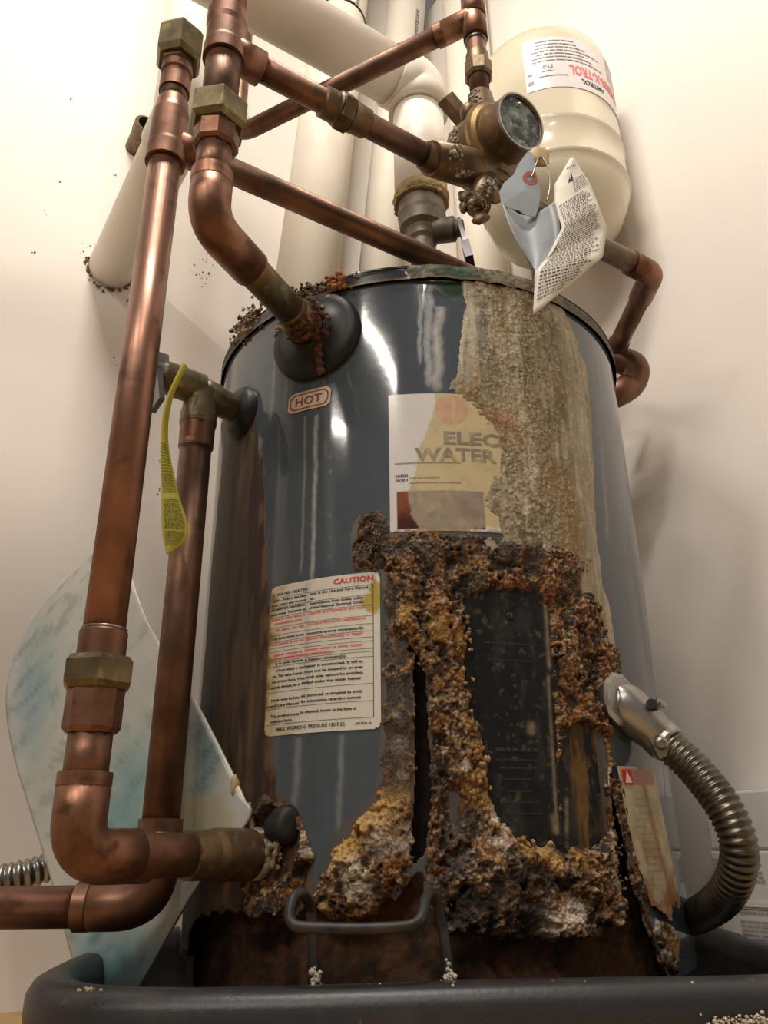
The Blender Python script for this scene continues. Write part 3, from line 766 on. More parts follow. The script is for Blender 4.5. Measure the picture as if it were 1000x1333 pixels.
# caution sticker
sL = (TS(352, 760)[0] + TS(347, 955)[0]) / 2; sR = (TS(498, 752)[0] + TS(493, 948)[0]) / 2
zT = (TS(360, 757)[1] + TS(490, 752)[1]) / 2; zB = (TS(360, 956)[1] + TS(490, 951)[1]) / 2
LW, LH = sR - sL, zT - zB
S, Z = grid(sL, sR, zB, zT, 0.0011)
u = (S - sL) / LW; v = (zT - Z) / LH
f1 = fbm(S, Z, 80, 4, 2); f2 = fbm(S, Z, 200, 3, 4)
rr = 0.05
dx = np.minimum(u, 1 - u) * LW; dy = np.minimum(v, 1 - v) * LH; q = 0.005
okc = ~((dx < q) & (dy < q) & ((q - dx)**2 + (q - dy)**2 > q * q))
c = np.empty(S.shape + (3,)); c[:] = (0.66, 0.64, 0.57)
c = mixc(c, (0.46, 0.36, 0.17), sst(0.16, 0.02, u + (f1 - 0.5) * 0.22) * 0.9); c = mixc(c, (0.16, 0.085, 0.025), sst(0.055, -0.02, u + (f1 - 0.5) * 0.12) * 0.95)
c = mixc(c, (0.45, 0.38, 0.16), sst(0.25, 0.02, np.hypot((u - 0.12) * 0.8, (v - 1.0))) * 0.7 * sst(0.3, 0.6, f1))
for (a, b, r0) in ((0.985, 0.16, 0.075), (0.945, 0.215, 0.085), (0.96, 0.11, 0.05)):
    c = mixc(c, (0.42, 0.31, 0.045), sst(r0, r0 * 0.7, np.hypot((u - a) * LW / LH, v - b) + (f2 - 0.5) * 0.05) * 0.95)
c = mixc(c, (0.42, 0.42, 0.40), np.exp(-((u - 0.385 - 0.02 * (v - 0.3)) / 0.03)**2) * sst(0.95, 0.6, v) * 0.65)
cl = grid_mesh('caution_sticker', cyl(S, Z, TR + 0.0007), okc, c, 0.32, M['label'], H, None, 'white caution sticker with black and red print')
fn = lambda x, y: on_jacket(sL + x * LW, zT - y * LH, 0.0011)
def ln(mb, body, x, y, h, w, bold=0.032):      # y = baseline, fractions of the sticker
    put_text(mb, body, lambda a, b: on_jacket(sL + a, zT - y * LH + b, 0.0011), x * LW, 0, h * LH, w * LW, bold)
red, blk, pale, rules = MB(), MB(), MB(), MB()
ln(red, 'CAUTION', 0.615, 0.058, 0.034, 0.335, 0.03)
ln(blk, 'C WATER HEATER', 0.03, 0.072, 0.020, 0.355, 0.02)
T = [('TION - Follow the instr', .02, .112, .36), ('ions in the Use and Care Manual', .405, .108, .50), ('fore wiring the ground', .02, .143, .35), ('er.', .41, .142, .045),
     ('rm with the manufactu', .02, .173, .345), ('instructions, local codes, utility', .41, .176, .46), ('ances codes. The latest ed', .01, .206, .36), ('of the National Electrical Code.', .40, .205, .47),
     ('t not cause severe burns', .03, .375, .33), ('consume energy unnecessarily.', .385, .376, .49), ('ly to avoid damage', .09, .545, .27), ('e heating element(s).', .375, .548, .36),
     ('d from which a wat', .10, .592, .27), ('heater is constructed, it will at', .375, .590, .49), ('age. This water heater', .06, .628, .30), ('must not be located in an area', .375, .625, .49),
     ('tion or lower floors. When', .06, .664, .32), ('such area cannot be avoided,', .39, .660, .48), ('quately drained, be in', .05, .70, .29), ('stalled under the water heater.', .35, .694, .51),
     ('heater must be brac', .06, .782, .28), ('ed, anchored, or strapped to avoid', .35, .776, .51), ('e and Care Manual', .02, .818, .31), ('for information regarding correct', .35, .812, .50),
     ('This product conta', .06, .885, .28), ('ins chemicals known to the State of', .345, .878, .47), ('roductive harm.', .06, .918, .22)]
for b, x, y, w in T: ln(blk, b, x, y, 0.0165, w)
ln(blk, 'MAX. WORKING PRESSURE 150 P.S.I.', .13, .972, .022, .60, .02); ln(blk, 'AP10231-A', .80, .968, .011, .13)
for b, x, y, w in [('losion or other damage', .03, .243, .335), ('vapors and liquids in the vicin', .40, .240, .48), ('combustibles away', .06, .272, .28), ('fire injury. Use Use', .08, .318, .28), ('and Care Manual for maintenance', .385, .312, .50),
                   ('nect power prior to', .03, .412, .33), ('opening thermostat(s) or repair', .375, .410, .49), ('vent severe', .06, .487, .29), ('bonding wiring to water heater', .375, .483, .49), ('ON. USE COPPER CON', .03, .515, .34), ('DUCTORS ONLY.', .375, .515, .26)]:
    ln(pale, b, x, y, 0.0165, w, 0.03)
for y in (0.087, .155, .222, .293, .345, .392, .432, .457, .505, .525, .557, .725, .83, .93):
    put_bar(rules, fn, 0.02, y - .0012, 0.945, y + .0012, 20)
put_bar(rules, fn, .943, .087, .948, .93, 2)
blk.build('black_print', M['black_ink'], cl, 'stuff'); red.build('red_print', M['red'], cl, 'stuff'); pale.build('red_print', M['red_pale'], cl, 'stuff'); rules.build('ruled_lines', M['black_ink'], cl, 'stuff')

# HOT sticker
pa, pb = TS(376, 527), TS(431, 516); sc_, zc_ = (pa[0] + pb[0]) / 2, (pa[1] + pb[1]) / 2
hw, hh = (pb[0] - pa[0]) / 2, 0.0125; tilt = math.atan2(pb[1] - pa[1], pb[0] - pa[0]) + 0.05
def hfn(lift):
    def g(x, y):
        return on_jacket(sc_ + x * math.cos(tilt) - y * math.sin(tilt), zc_ + x * math.sin(tilt) + y * math.cos(tilt), lift)
    return g
def octo(mb, fn, w, h, ch, w2=None, h2=None, ch2=None):
    def ring(w, h, ch): return [(-w + ch, -h), (0, -h), (w - ch, -h), (w, -h + ch), (w, h - ch), (w - ch, h), (0, h), (-w + ch, h), (-w, h - ch), (-w, -h + ch)]
    A = ring(w, h, ch)
    if w2 is None:
        mb.add([fn(*q) for q in A], [tuple(range(10))], False)
    else:
        B = ring(w2, h2, ch2); mb.add([fn(*q) for q in A + B], [(i, (i + 1) % 10, 10 + (i + 1) % 10, 10 + i) for i in range(10)], False)
mb = MB()
nn = 14
for i in range(nn):
    x0 = -hw + 2 * hw * i / nn; x1 = -hw + 2 * hw * (i + 1) / nn
    def hy(x): return hh - max(0, abs(x) - (hw - 0.005)) * 0.9
    mb.add([hfn(0.0008)(x0, -hy(x0)), hfn(0.0008)(x1, -hy(x1)), hfn(0.0008)(x1, hy(x1)), hfn(0.0008)(x0, hy(x0))], [(0, 1, 2, 3)], False)
hs = mb.build('hot_sticker', M['hot_paper'], H, None, 'small stained sticker reading HOT')
mb = MB(); octo(mb, hfn(0.0012), hw - 0.0028, hh - 0.0026, 0.005, hw - 0.0042, hh - 0.0040, 0.0045); put_text(mb, 'HOT', hfn(0.0012), -hw * 0.62, -0.0050, 0.0100, hw * 1.24, 0.02)
mb.build('hot_print', M['maroon'], hs)

# brand sticker (its right part runs under the scale)
s0 = (TS(506, 515)[0] + TS(508, 690)[0]) / 2; s1 = TS(760, 600)[0]; z1 = TS(540, 513)[1]; z0 = TS(540, 692)[1]
S, Z = grid(s0, s1, z0, z1, 0.0011)
f1 = fbm(S, Z, 60, 4, 3); f2 = fbm(S, Z, 190, 3, 1)
c = np.empty(S.shape + (3,)); c[:] = (0.63, 0.62, 0.62)
bs = TS(516, 640); bx = TS(632, 690)
inb = (S > bs[0]) & (Z < bs[1]) & (S < bx[0]) & (Z > TS(530, 688)[1] - 0.001)
c = np.where(inb[..., None], np.array((0.20, 0.060, 0.022)), c)
c = mixc(c, (0.06, 0.014, 0.009), inb * sst(bs[1] - 0.014, bs[1] - 0.036, Z + (f2 - .5) * 0.016))
film = sdf(poly([(566, 505), (562, 545), (548, 580), (540, 610), (532, 640), (534, 668), (546, 695), (760, 695), (760, 505)]), S, Z) + (f1 - 0.5) * 0.008
m = sst(-0.001, 0.0015, film)
fc = np.where(inb[..., None], np.array((0.27, 0.225, 0.165)), np.array((0.50, 0.42, 0.24)))
fc = mixc(fc, (0.41, 0.34, 0.20), sst(0.38, 0.70, f1) * 0.6); fc = mixc(fc, (0.20, 0.16, 0.115), inb * sst(0.40, 0.68, fbm(S, Z, 90, 5, 6)) * 0.7)
cs = TS(588, 534)
rd = np.hypot(S - cs[0], Z - cs[1])
fc = mixc(fc, (0.50, 0.23, 0.15), sst(0.0190, 0.0175, rd) * (0.55 + 0.35 * sst(0.45, 0.6, f2)) * 0.8)
fc = mixc(fc, (0.50, 0.40, 0.26), ((rd < 0.012) & (np.abs(S - cs[0] - 0.002) < 0.0016)) * 0.7)
c = c * (1 - m[..., None]) + fc * m[..., None]
c = mixc(c, (0.30, 0.16, 0.05), sst(0.004, 0.0, Z - z0 + (f2 - 0.5) * 0.008) * 0.8)
bl = grid_mesh('brand_sticker', cyl(S, Z, TR + 0.0006), np.ones(S.shape, bool), c, 0.18 + 0.4 * m, M['label'], H, None, 'white product sticker half buried in scale')
gm = MB(); dm = MB()
def bt(mb, body, x, y, h, xe=None, bold=0.02):
    a, z = TS(x, y); w = (TS(xe, y)[0] - a) if xe else None
    put_text(mb, body, lambda p, q: on_jacket(a + p, z + q, 0.0009), 0, 0, h, w, bold)
bt(gm, 'ELECTRIC', 578, 578, 0.0145, 713, 0.03); bt(gm, 'WATER HEATER', 540, 600, 0.0145, 742, 0.03)
bt(dm, 'RHEEM', 515, 622, 0.0030, 531, 0.03); bt(dm, 'WATER H', 515, 628, 0.0030, 531, 0.03)
rb = MB(); rnd = random.Random(3)
for y in (619, 625.5): word_bars(rb, lambda s, z: on_jacket(s, z, 0.0009), TS(533, y)[0], TS(600 if y > 620 else 572, y)[0], TS(560, y)[1] - .003, 0.0012, rnd)
a = TS(514, 605); put_bar(rb, lambda s, z: on_jacket(s, z, 0.0009), a[0], a[1], TS(600, 605)[0], a[1] + 0.0010, 16)
gm.build('faded_print', mat('faded_print', (0.20, 0.175, 0.125), 0.6, col2=(0.36, 0.30, 0.19), scale=70, lo=0.45, hi=0.6), bl, 'stuff')
dm.build('black_print', M['black_ink'], bl, 'stuff'); rb.build('grey_print', mat('dull_print', (0.25, 0.21, 0.14), 0.6), bl, 'stuff')

# torn warning sticker on the right flap
pts_l = [(794, 998), (806, 1062), (822, 1130), (843, 1195)]; pts_r = [(840, 1000), (852, 1060), (866, 1130), (880, 1200)]
Lr = smooth_path([(*TS(*p), 0) for p in pts_l], 8); Rr = smooth_path([(*TS(*p), 0) for p in pts_r], 8)
n1 = len(Lr); uu = np.linspace(0, 1, 24)
S = np.array([[Lr[i].x * (1 - t) + Rr[i].x * t for t in uu] for i in range(n1)]); Z = np.array([[Lr[i].y * (1 - t) + Rr[i].y * t for t in uu] for i in range(n1)])
S = S.repeat(3, 0)[1:-1]; Z = Z.repeat(3, 0)[1:-1]
kk = np.linspace(0, 1, S.shape[0]); S = np.array([np.interp(kk, np.linspace(0, 1, n1), [Lr[i].x for i in range(n1)])]).T * (1 - uu) + np.array([np.interp(kk, np.linspace(0, 1, n1), [Rr[i].x for i in range(n1)])]).T * uu
Z = np.array([np.interp(kk, np.linspace(0, 1, n1), [Lr[i].y for i in range(n1)])]).T * (1 - uu) + np.array([np.interp(kk, np.linspace(0, 1, n1), [Rr[i].y for i in range(n1)])]).T * uu
U = uu[None, :] + 0 * S; V = kk[:, None] + 0 * S
f1 = fbm(S, Z, 70, 4, 2); f2 = fbm(S, Z * 0.5, 160, 4, 5)
c = np.empty(S.shape + (3,)); c[:] = (0.50, 0.435, 0.29)
c = mixc(c, (0.38, 0.35, 0.21), sst(0.45, 0.6, f1)); c = mixc(c, (0.33, 0.13, 0.03), sst(0.5, 0.62, f2) * sst(0.1, 0.9, V) * 0.85)
c = mixc(c, (0.28, 0.10, 0.03), np.exp(-((U - 0.62 - 0.15 * (V - 0.4)) / 0.07)**2) * 0.85); c = mixc(c, (0.36, 0.15, 0.05), sst(0.72, 1.0, V + (f1 - .5) * 0.4) * 0.8)
hd = (V < 0.13) & (V > 0.015) & (U > 0.05) & (U < 0.93)
c = np.where((hd & (U < 0.33))[..., None], np.array((0.50, 0.03, 0.035)), c); c = np.where((hd & (U >= 0.33))[..., None], np.array((0.40, 0.20, 0.15)), c)
wl = grid_mesh('warning_sticker', cyl(S, Z, TR + 0.0115 * sst(0, .1, V) * 0 + 0.0085), sst(0.93, 0.97, V + (f1 - 0.5) * 0.3) < 0.9, c, 0.5, M['label'], H, None, 'torn rust-stained warning sticker')
mb = MB()
def wfn(u, v):
    i = v * (n1 - 1); j = min(int(i), n1 - 2); f = i - j
    a = Lr[j].lerp(Lr[j + 1], f); b = Rr[j].lerp(Rr[j + 1], f); p = a.lerp(b, u)
    return on_jacket(p.x, p.y, 0.0092)
mb.add([wfn(.12, .115), wfn(.28, .115), wfn(.19, .03)], [(0, 1, 2)], False); mb.build('warning_triangle', M['paper'], wl)
mb = MB(); rnd = random.Random(9)
for k in range(26):
    v = 0.2 + 0.6 * k / 26
    word_bars(mb, wfn, 0.15 + 0.1 * rnd.random(), 0.5 + 0.4 * rnd.random(), v, 0.006, rnd, gap=8, lo=2, hi=9) if k % 2 else None
mb.build('faded_print', mat('sticker_print', (0.16, 0.12, 0.07), 0.6), wl)

# black collar around the hot outlet
hp = PT(412, 440); hn = Vector((hp.x, hp.y, 0)).normalized()
mb = MB(); mb.lathe(hp, hn, [(-0.008, 0.056), (0.004, 0.0565), (0.0075, 0.054), (0.009, 0.046), (0.013, 0.028), (0.022, 0.025), (0.024, 0.023), (0.020, 0.019), (0.0, 0.018)], 56, sharp=False, cap=False)
mb.build('outlet_collar', M['black_rubber'], H)
mb = MB(); rnd = random.Random(21); tv = Vector((0, 0, 1)).cross(hn)
for i in range(260):
    a = rnd.uniform(1.1, 2.9); q = rnd.uniform(0.016, 0.04) if i % 3 else rnd.uniform(0.035, 0.058)
    if i >= 110: a = rnd.uniform(1.5, 2.7); q = rnd.uniform(0.02, 0.062)
    pz = hp + hn * (rnd.uniform(0.006, 0.03) if q < 0.045 else 0.006) + tv * (math.cos(a) * q) + Vector((0, 0, 1)) * (math.sin(a) * q * 0.9)
    mb.blob(pz, rnd.uniform(0.0011, 0.0038), i, 1, 0.42)
mb.build('pale_scale', mat('pale_scale', (0.36, 0.31, 0.20), 0.9, col2=(0.17, 0.12, 0.07), scale=80, lo=0.42, hi=0.6, col3=(0.46, 0.41, 0.28), scale3=100, bump=0.6, bscale=300), H, 'stuff')
mb = MB()
for i in range(110):
    a = rnd.uniform(-1.9, 0.6); q = rnd.uniform(0.012, 0.027)
    pz = hp + hn * rnd.uniform(0.010, 0.052) + tv * (math.cos(a) * q) + Vector((0, 0, 1)) * (math.sin(a) * q)
    mb.blob(pz, rnd.uniform(0.002, 0.0048), i, 1, 0.45)
for i in range(46):                                    # rusty dribble down the collar
    t = i / 45; pz = hp + hn * (0.022 - 0.012 * t) + tv * (0.014 + rnd.uniform(-.003, .003)) + Vector((0, 0, 1)) * (-0.014 - 0.045 * t)
    mb.blob(pz, rnd.uniform(0.0018, 0.004), i, 1, 0.3)
mb.build('rust_growth', mat('red_rust', (0.135, 0.045, 0.022), 0.9, col2=(0.055, 0.024, 0.014), scale=70, lo=0.42, hi=0.6, col3=(0.27, 0.14, 0.07), scale3=100, lo3=0.58, hi3=0.7, bump=0.6, bscale=300), H, 'stuff')
# crusts on the rim seam
mb = MB(); mo = MB()
for i in range(220):
    x = rnd.gauss(325, 10); y = 424 - (x - 325) * 0.75 + rnd.gauss(0, 9)
    s, z = TS(min(max(x, 300), 352), y); mb.blob(on_jacket(s, z, rnd.uniform(0.001, 0.005)), rnd.uniform(0.001, 0.0034), i, 1, 0.45)
for i in range(110):
    x = rnd.uniform(372, 425); s, z = TS(x, 388 - (x - 372) * 0.22 + rnd.gauss(0, 5)); mb.blob(on_jacket(s, z, rnd.uniform(0.002, 0.006)), rnd.uniform(0.001, 0.0032), i, 1, 0.45)
for i in range(40):
    s, z = TS(443 + rnd.gauss(0, 6), 373 + rnd.gauss(0, 6)); mo.blob(on_jacket(s, z, rnd.uniform(0.003, 0.009)), rnd.uniform(0.0018, 0.005), i, 1, 0.3)
mb.build('pale_scale', mat('brown_scale', (0.22, 0.145, 0.075), 0.9, col2=(0.06, 0.04, 0.025), scale=80, lo=0.42, hi=0.6, col3=(0.42, 0.34, 0.22), scale3=110, lo3=0.52, hi3=0.64, bump=0.6, bscale=300), H, 'stuff')
mo.build('rust_growth', mat('orange_rust', (0.36, 0.15, 0.06), 0.9, col2=(0.22, 0.08, 0.03), scale=70, bump=0.6, bscale=300), H, 'stuff')

# cold inlet: torn opening, rubber plug, ragged lining
ip = PT(352, 1108); inn = Vector((ip.x, ip.y, 0)).normalized(); it = Vector((0, 0, 1)).cross(inn)
P_IN = poly([(330, 1060), (345, 1035), (372, 1040), (395, 1065), (405, 1100), (408, 1130), (398, 1165), (375, 1195), (345, 1200), (325, 1180), (318, 1140), (320, 1090)])
P_INH = poly([(340, 1072), (358, 1052), (380, 1062), (392, 1085), (390, 1110), (375, 1140), (355, 1150), (338, 1140), (332, 1100)])
crust('inlet_crust', P_IN, lambda S, Z, h, d: h * 1.2 + 0.004, 6, 'rust ring around the cold inlet', holes=(P_INH,), base=0.007, rag=0.006,
      white=[(400, 1090, 8), (404, 1110, 8), (398, 1072, 6)], grey=[(360, 1180, 16), (340, 1040, 10)], dark=[(345, 1190, 30)])
mb = MB(); mb.lathe(ip - inn * 0.016, inn, [(0, 0.0), (0.001, 0.035), (0.004, 0.034), (0.006, 0.026)], 28, sharp=False, cap=False); mb.build('inlet_socket', M['black_rubber'], H)
q = PT(371, 1076); mb = MB(); mb.blob(q + inn * 0.001, 0.017, 3, 3, 0.10, (1, .8, 1.15)); mb.build('rubber_plug', M['black_rubber'], H)
mb = MB(); rnd = random.Random(31)
for (pp, rr) in (([(334, 1100), (337, 1080), (335, 1062), (333, 1046)], .003), ([(336, 1102), (345, 1110), (350, 1095), (352, 1085)], .0035), ([(340, 1118), (352, 1122), (358, 1108), (364, 1098)], .003), ([(362, 1130), (368, 1108), (370, 1096)], .0025)):
    L_ = smooth_path([PT(*a) + inn * (0.008 + 0.003 * rnd.random()) for a in pp], 6)
    mb.tube(L_, [rr * (0.6 + 0.7 * rnd.random()) for _ in L_], 8)
for i in range(26): mb.blob(PT(366 + rnd.gauss(0, 6), 1108 + rnd.gauss(0, 12)) + inn * 0.004, rnd.uniform(.001, .003), i, 1)
mb.build('torn_lining', mat('torn_lining', (0.36, 0.27, 0.16), 0.8, col2=(0.17, 0.10, 0.05), scale=60, col3=(0.5, 0.45, 0.36), scale3=90), H)
# relief valve grommet
vp = PT(318, 516); vp = Vector((vp.x, vp.y, 0.692)); vn_ = Vector((vp.x, vp.y, 0)).normalized()
mb = MB(); mb.lathe(vp, vn_, [(-0.004, 0.033), (0.006, 0.033), (0.012, 0.028), (0.016, 0.021), (0.016, 0.012)], 32, sharp=False, cap=False); mb.build('valve_grommet', M['black_rubber'], H)
# ------------------------------------------------------------------ plumbing
UP = Vector((0, 0, 1))
def vline(x, y):                       # height on a vertical through (x, y) that is seen at picture row py
    def z(py):
        zz = 0.5
        for _ in range(30):
            p = Vector((x, y, zz)) - CAM
            c = CROT.transposed() @ p
            row = H_PX / 2 - F_PX * c.y / -c.z
            zz += (row - py) * 0.0007
        return zz
    return z
PR = 0.0172                             # pipe radius
def collar(mb, o, ax, h0, h1, r):        # soldered socket with a rolled lip
    r -= 0.0009
    mb.lathe(o, ax, [(h0, r * 0.88), (h0, r), (h1, r), (h1, r * 0.88)], 28)
def ring(o, ax, r, w=0.0016):
    mb = MB(); mb.lathe(o, ax, [(-w, r * 0.9), (-w * .4, r), (w * .4, r), (w, r * 0.9)], 28, sharp=False, cap=False); return mb

# --- cold riser
T0 = PT(335, 1112); u = Vector((T0.x, T0.y, 0)).normalized()
E0 = T0 + u * 0.188
zc = vline(E0.x, E0.y)
C = thing('cold_water_riser', 'copper cold water riser with brass union, elbowed into the lower left of the heater', 'pipe', (E0.x, E0.y, T0.z))
side = u.cross(UP)
pipe = MB(); pipe.tube([T0 + u * 0.06, E0 + u * -0.03], PR, 28); pipe.build('pipe', M['copper_dark'], C)
mb = MB(); mb.lathe(T0, u, [(0.004, 0.016), (0.010, 0.0215), (0.012, 0.0222), (0.052, 0.0222), (0.060, 0.0205), (0.082, 0.0200), (0.082, 0.017)], 30, cap=False); mb.build('inlet_adapter', M['bronze'], C)
mb = MB(); mb.lathe(T0, u, [(-0.012, 0.019), (-0.006, 0.0235), (0.0, 0.0222), (0.004, 0.024), (0.009, 0.0225), (0.012, 0.019)], 30, sharp=False, cap=False); mb.build('thread_tape', M['tape'], C)
ER = 0.0205
mb = MB(); mb.tube(fillet([E0 - u * 0.062, E0, E0 + UP * 0.058], 0.030, 12), ER, 30)
collar(mb, E0, -u, 0.052, 0.064, ER + 0.0012); collar(mb, E0, UP, 0.050, 0.060, ER + 0.0012)
mb.build('elbow', M['fitting'], C)
ring(E0 + UP * (zc(1030) - E0.z), UP, PR + 0.0015).build('solder_ring', M['solder'], C)
def vpipe(y0, y1, r=PR): 
    m = MB(); m.tube([(E0.x, E0.y, zc(y0)), (E0.x, E0.y, zc(y1))], r, 28); return m
vpipe(1040, 940).build('pipe', M['copper_dark'], C)
z9 = zc
mb = MB(); mb.hexnut((E0.x, E0.y, 0), UP, z9(955), z9(893), 0.0225, 0.1, 0.3, 8); mb.build('union_tailpiece', M['fitting'], C)
mb = MB(); mb.hexnut((E0.x, E0.y, 0), UP, z9(899), z9(857), 0.0295, 0.18, 0.35); mb.build('union_nut', M['brass'], C)
mb = MB(); mb.lathe((E0.x, E0.y, 0), UP, [(z9(865), 0.0195), (z9(824), 0.0195), (z9(820), 0.0175)], 28); mb.build('union_socket', M['fitting'], C)
ring(Vector((E0.x, E0.y, z9(820))), UP, PR + 0.0016).build('solder_ring', M['solder'], C)
vpipe(830, 205).build('pipe', M['copper'], C)
# tee and reducer
zt = z9(186)
mb = MB(); mb.lathe((E0.x, E0.y, 0), UP, [(z9(214), 0.0172), (z9(214), 0.0213), (z9(196), 0.0213), (z9(192), 0.0205), (z9(152), 0.0200), (z9(146), 0.0185), (z9(136), 0.0172), (z9(132), 0.0150)], 30)
bd = Vector((math.sin(R_(57.3)), math.cos(R_(57.3)), 0))
mb.tube([(E0.x, E0.y, zt), Vector((E0.x, E0.y, zt)) + bd * 0.046], 0.0180, 24)
mb.build('tee', M['fitting'], C)
mb = MB(); mb.tube([(E0.x, E0.y, z9(140)), (E0.x, E0.y, z9(108))], 0.0152, 24); mb.build('pipe', M['copper_dark'], C)
mb = MB(); mb.lathe((E0.x, E0.y, 0), UP, [(z9(122), 0.0150), (z9(122), 0.0172), (z9(106), 0.0172), (z9(104), 0.0155), (z9(100), 0.0155), (z9(98), 0.0175), (z9(90), 0.0175), (z9(88), 0.0155), (z9(80), 0.0155)], 28); mb.build('union_tailpiece', M['fitting'], C)
mb = MB(); mb.hexnut((E0.x, E0.y, 0), UP, z9(88), z9(76), 0.0200, 0.1, 0.4); mb.build('union_collar', M['bronze'], C)
mb = MB(); mb.hexnut((E0.x, E0.y, 0), UP, z9(84), z9(46), 0.0282, 0.16, 0.32); mb.build('union_nut', M['brass'], C, None, 'brass union nut at the very top')
# branch to the right, over the heater
B0 = Vector((E0.x, E0.y, zt))
mb = MB(); mb.tube(fillet([B0 + bd * 0.04, B0 + bd * 0.56, B0 + bd * 0.56 - UP * (B0.z - ZT - 0.02)], 0.03), 0.0148, 24); mb.build('branch_pipe', M['copper_dark'], C)

# --- hot riser
hx = X2W(-0.1635, 0.585, 0)
zh = vline(hx.x, hx.y)
HZ = hp.z
Ho = thing('hot_water_riser', 'copper hot water riser with hexagonal union, bent down into the black collar', 'pipe', (hx.x, hx.y, HZ))
eh = Vector((hx.x, hx.y, HZ))
hd_ = (eh - Vector((hp.x, hp.y, HZ))).normalized()
mb = MB(); mb.tube([hp + hd_ * 0.012, eh - hd_ * 0.03], 0.0172, 28); mb.build('pipe', M['copper_green'], Ho)
mb = MB(); mb.lathe(hp, hd_, [(0.012, 0.017), (0.02, 0.0215), (0.046, 0.0215), (0.052, 0.0185), (0.058, 0.0185), (0.06, 0.0172)], 28); mb.build('outlet_adapter', M['copper_green'], Ho)
mb = MB(); mb.tube(fillet([eh - hd_ * 0.070, eh, eh + UP * 0.058], 0.030, 12), 0.0202, 30)
collar(mb, eh, UP, 0.046, 0.060, 0.0213); collar(mb, eh, -hd_, 0.060, 0.072, 0.0210); mb.build('elbow', M['fitting'], Ho)
V_ = lambda y0, y1, r=PR: MB().tube([(hx.x, hx.y, zh(y0)), (hx.x, hx.y, zh(y1))], r, 28)
V_(245, 180).build('pipe', M['copper_dark'], Ho)
mb = MB(); mb.hexnut((hx.x, hx.y, 0), UP, zh(196), zh(158), 0.0228, 0.08, 0.3, 8); mb.build('union_tailpiece', M['fitting'], Ho)
mb = MB(); mb.hexnut((hx.x, hx.y, 0), UP, zh(172), zh(136), 0.0305, 0.16, 0.36); mb.build('union_nut', M['brass'], Ho)
V_(150, 70, 0.0185).build('pipe', M['copper_dark'], Ho)
zt2 = zh(64)
hb = Vector((math.sin(R_(55)), math.cos(R_(55)), 0))
mb = MB(); mb.lathe((hx.x, hx.y, 0), UP, [(zh(80), 0.0172), (zh(80), 0.0220), (zh(66), 0.0220), (zh(62), 0.0208), (zh(42), 0.0208), (zh(36), 0.0220), (zh(22), 0.0218), (zh(20), 0.0172)], 30)
mb.tube([(hx.x, hx.y, zt2), Vector((hx.x, hx.y, zt2)) + hb * 0.042], 0.0185, 24); mb.build('tee', M['fitting'], Ho)
V_(26, -140, 0.0185).build('pipe', M['copper'], Ho)
MV = P(632, 196, 0.79)                  # mixing valve centre
b0 = Vector((hx.x, hx.y, zt2)); b1 = P(562, 207, 0.735)
bdir = (b1 - b0).normalized(); blen = (b1 - b0).length
mb = MB(); mb.tube([b0 + bdir * 0.035, b1], 0.0142, 24); mb.build('branch_pipe', M['copper_dark'], Ho)
km = (P(452, 145, 0.66) - b0).dot(bdir)
mb = MB(); mb.lathe(b0, bdir, [(km - 0.030, 0.0142), (km - 0.028, 0.0175), (km - 0.012, 0.0178), (km - 0.010, 0.0195)], 24); mb.hexnut(b0, bdir, km - 0.010, km + 0.008, 0.0225, 0.12); mb.lathe(b0, bdir, [(km + 0.008, 0.019), (km + 0.016, 0.0175), (km + 0.030, 0.0168), (km + 0.032, 0.0142)], 24)
mb.build('coupling', M['bronze'], Ho)
mb = MB(); collar(mb, b0, bdir, blen - 0.012, blen + 0.004, 0.0178); mb.build('branch_socket', M['copper_dark'], Ho)

# --- upper cross pipe with its elbow over the mixing valve
vx = P(620, 60, 0.80); zv = vline(vx.x, vx.y)
up_z = zv(24)
U0 = Vector((vx.x, vx.y, up_z))
ud = Vector((-math.sin(R_(62)), math.cos(R_(62)), 0))
UPp = thing('overhead_copper_pipe', 'copper pipe crossing overhead from behind the hot riser to the mixing valve', 'pipe', (vx.x, vx.y, zv(110)))
lu = 0.44
mb = MB(); mb.tube(fillet([U0 + ud * 0.04, U0 + ud * lu, U0 + ud * lu + UP * 0.5], 0.04), 0.0150, 24); mb.build('pipe', M['copper_dark'], UPp)
mb = MB(); mb.tube(fillet([U0 + ud * 0.06, U0, U0 - UP * 0.045], 0.012, 8), 0.0178, 26); mb.tube([U0, U0 + UP * 0.045], 0.0178, 26); collar(mb, U0, ud, 0.048, 0.060, 0.0188); mb.build('tee', M['fitting'], UPp)
mb = MB(); mb.tube([U0 + UP * 0.04, U0 + UP * 0.4], 0.0150, 24); mb.build('pipe', M['copper_dark'], UPp)
mb = MB(); mb.tube([U0 - UP * 0.04, (vx.x, vx.y, zv(125))], 0.0140, 24); mb.build('pipe', M['copper_dark'], UPp)
mb = MB(); mb.hexnut((vx.x, vx.y, 0), UP, zv(104), zv(84), 0.0205, 0.15, 0.3, 8); mb.lathe((vx.x, vx.y, 0), UP, [(zv(85), 0.0165), (zv(74), 0.0165), (zv(72), 0.014)], 24); mb.build('union_nut', M['bronze'], UPp)
ring(Vector((vx.x, vx.y, zv(56))), UP, 0.0158).build('solder_ring', M['solder'], UPp)

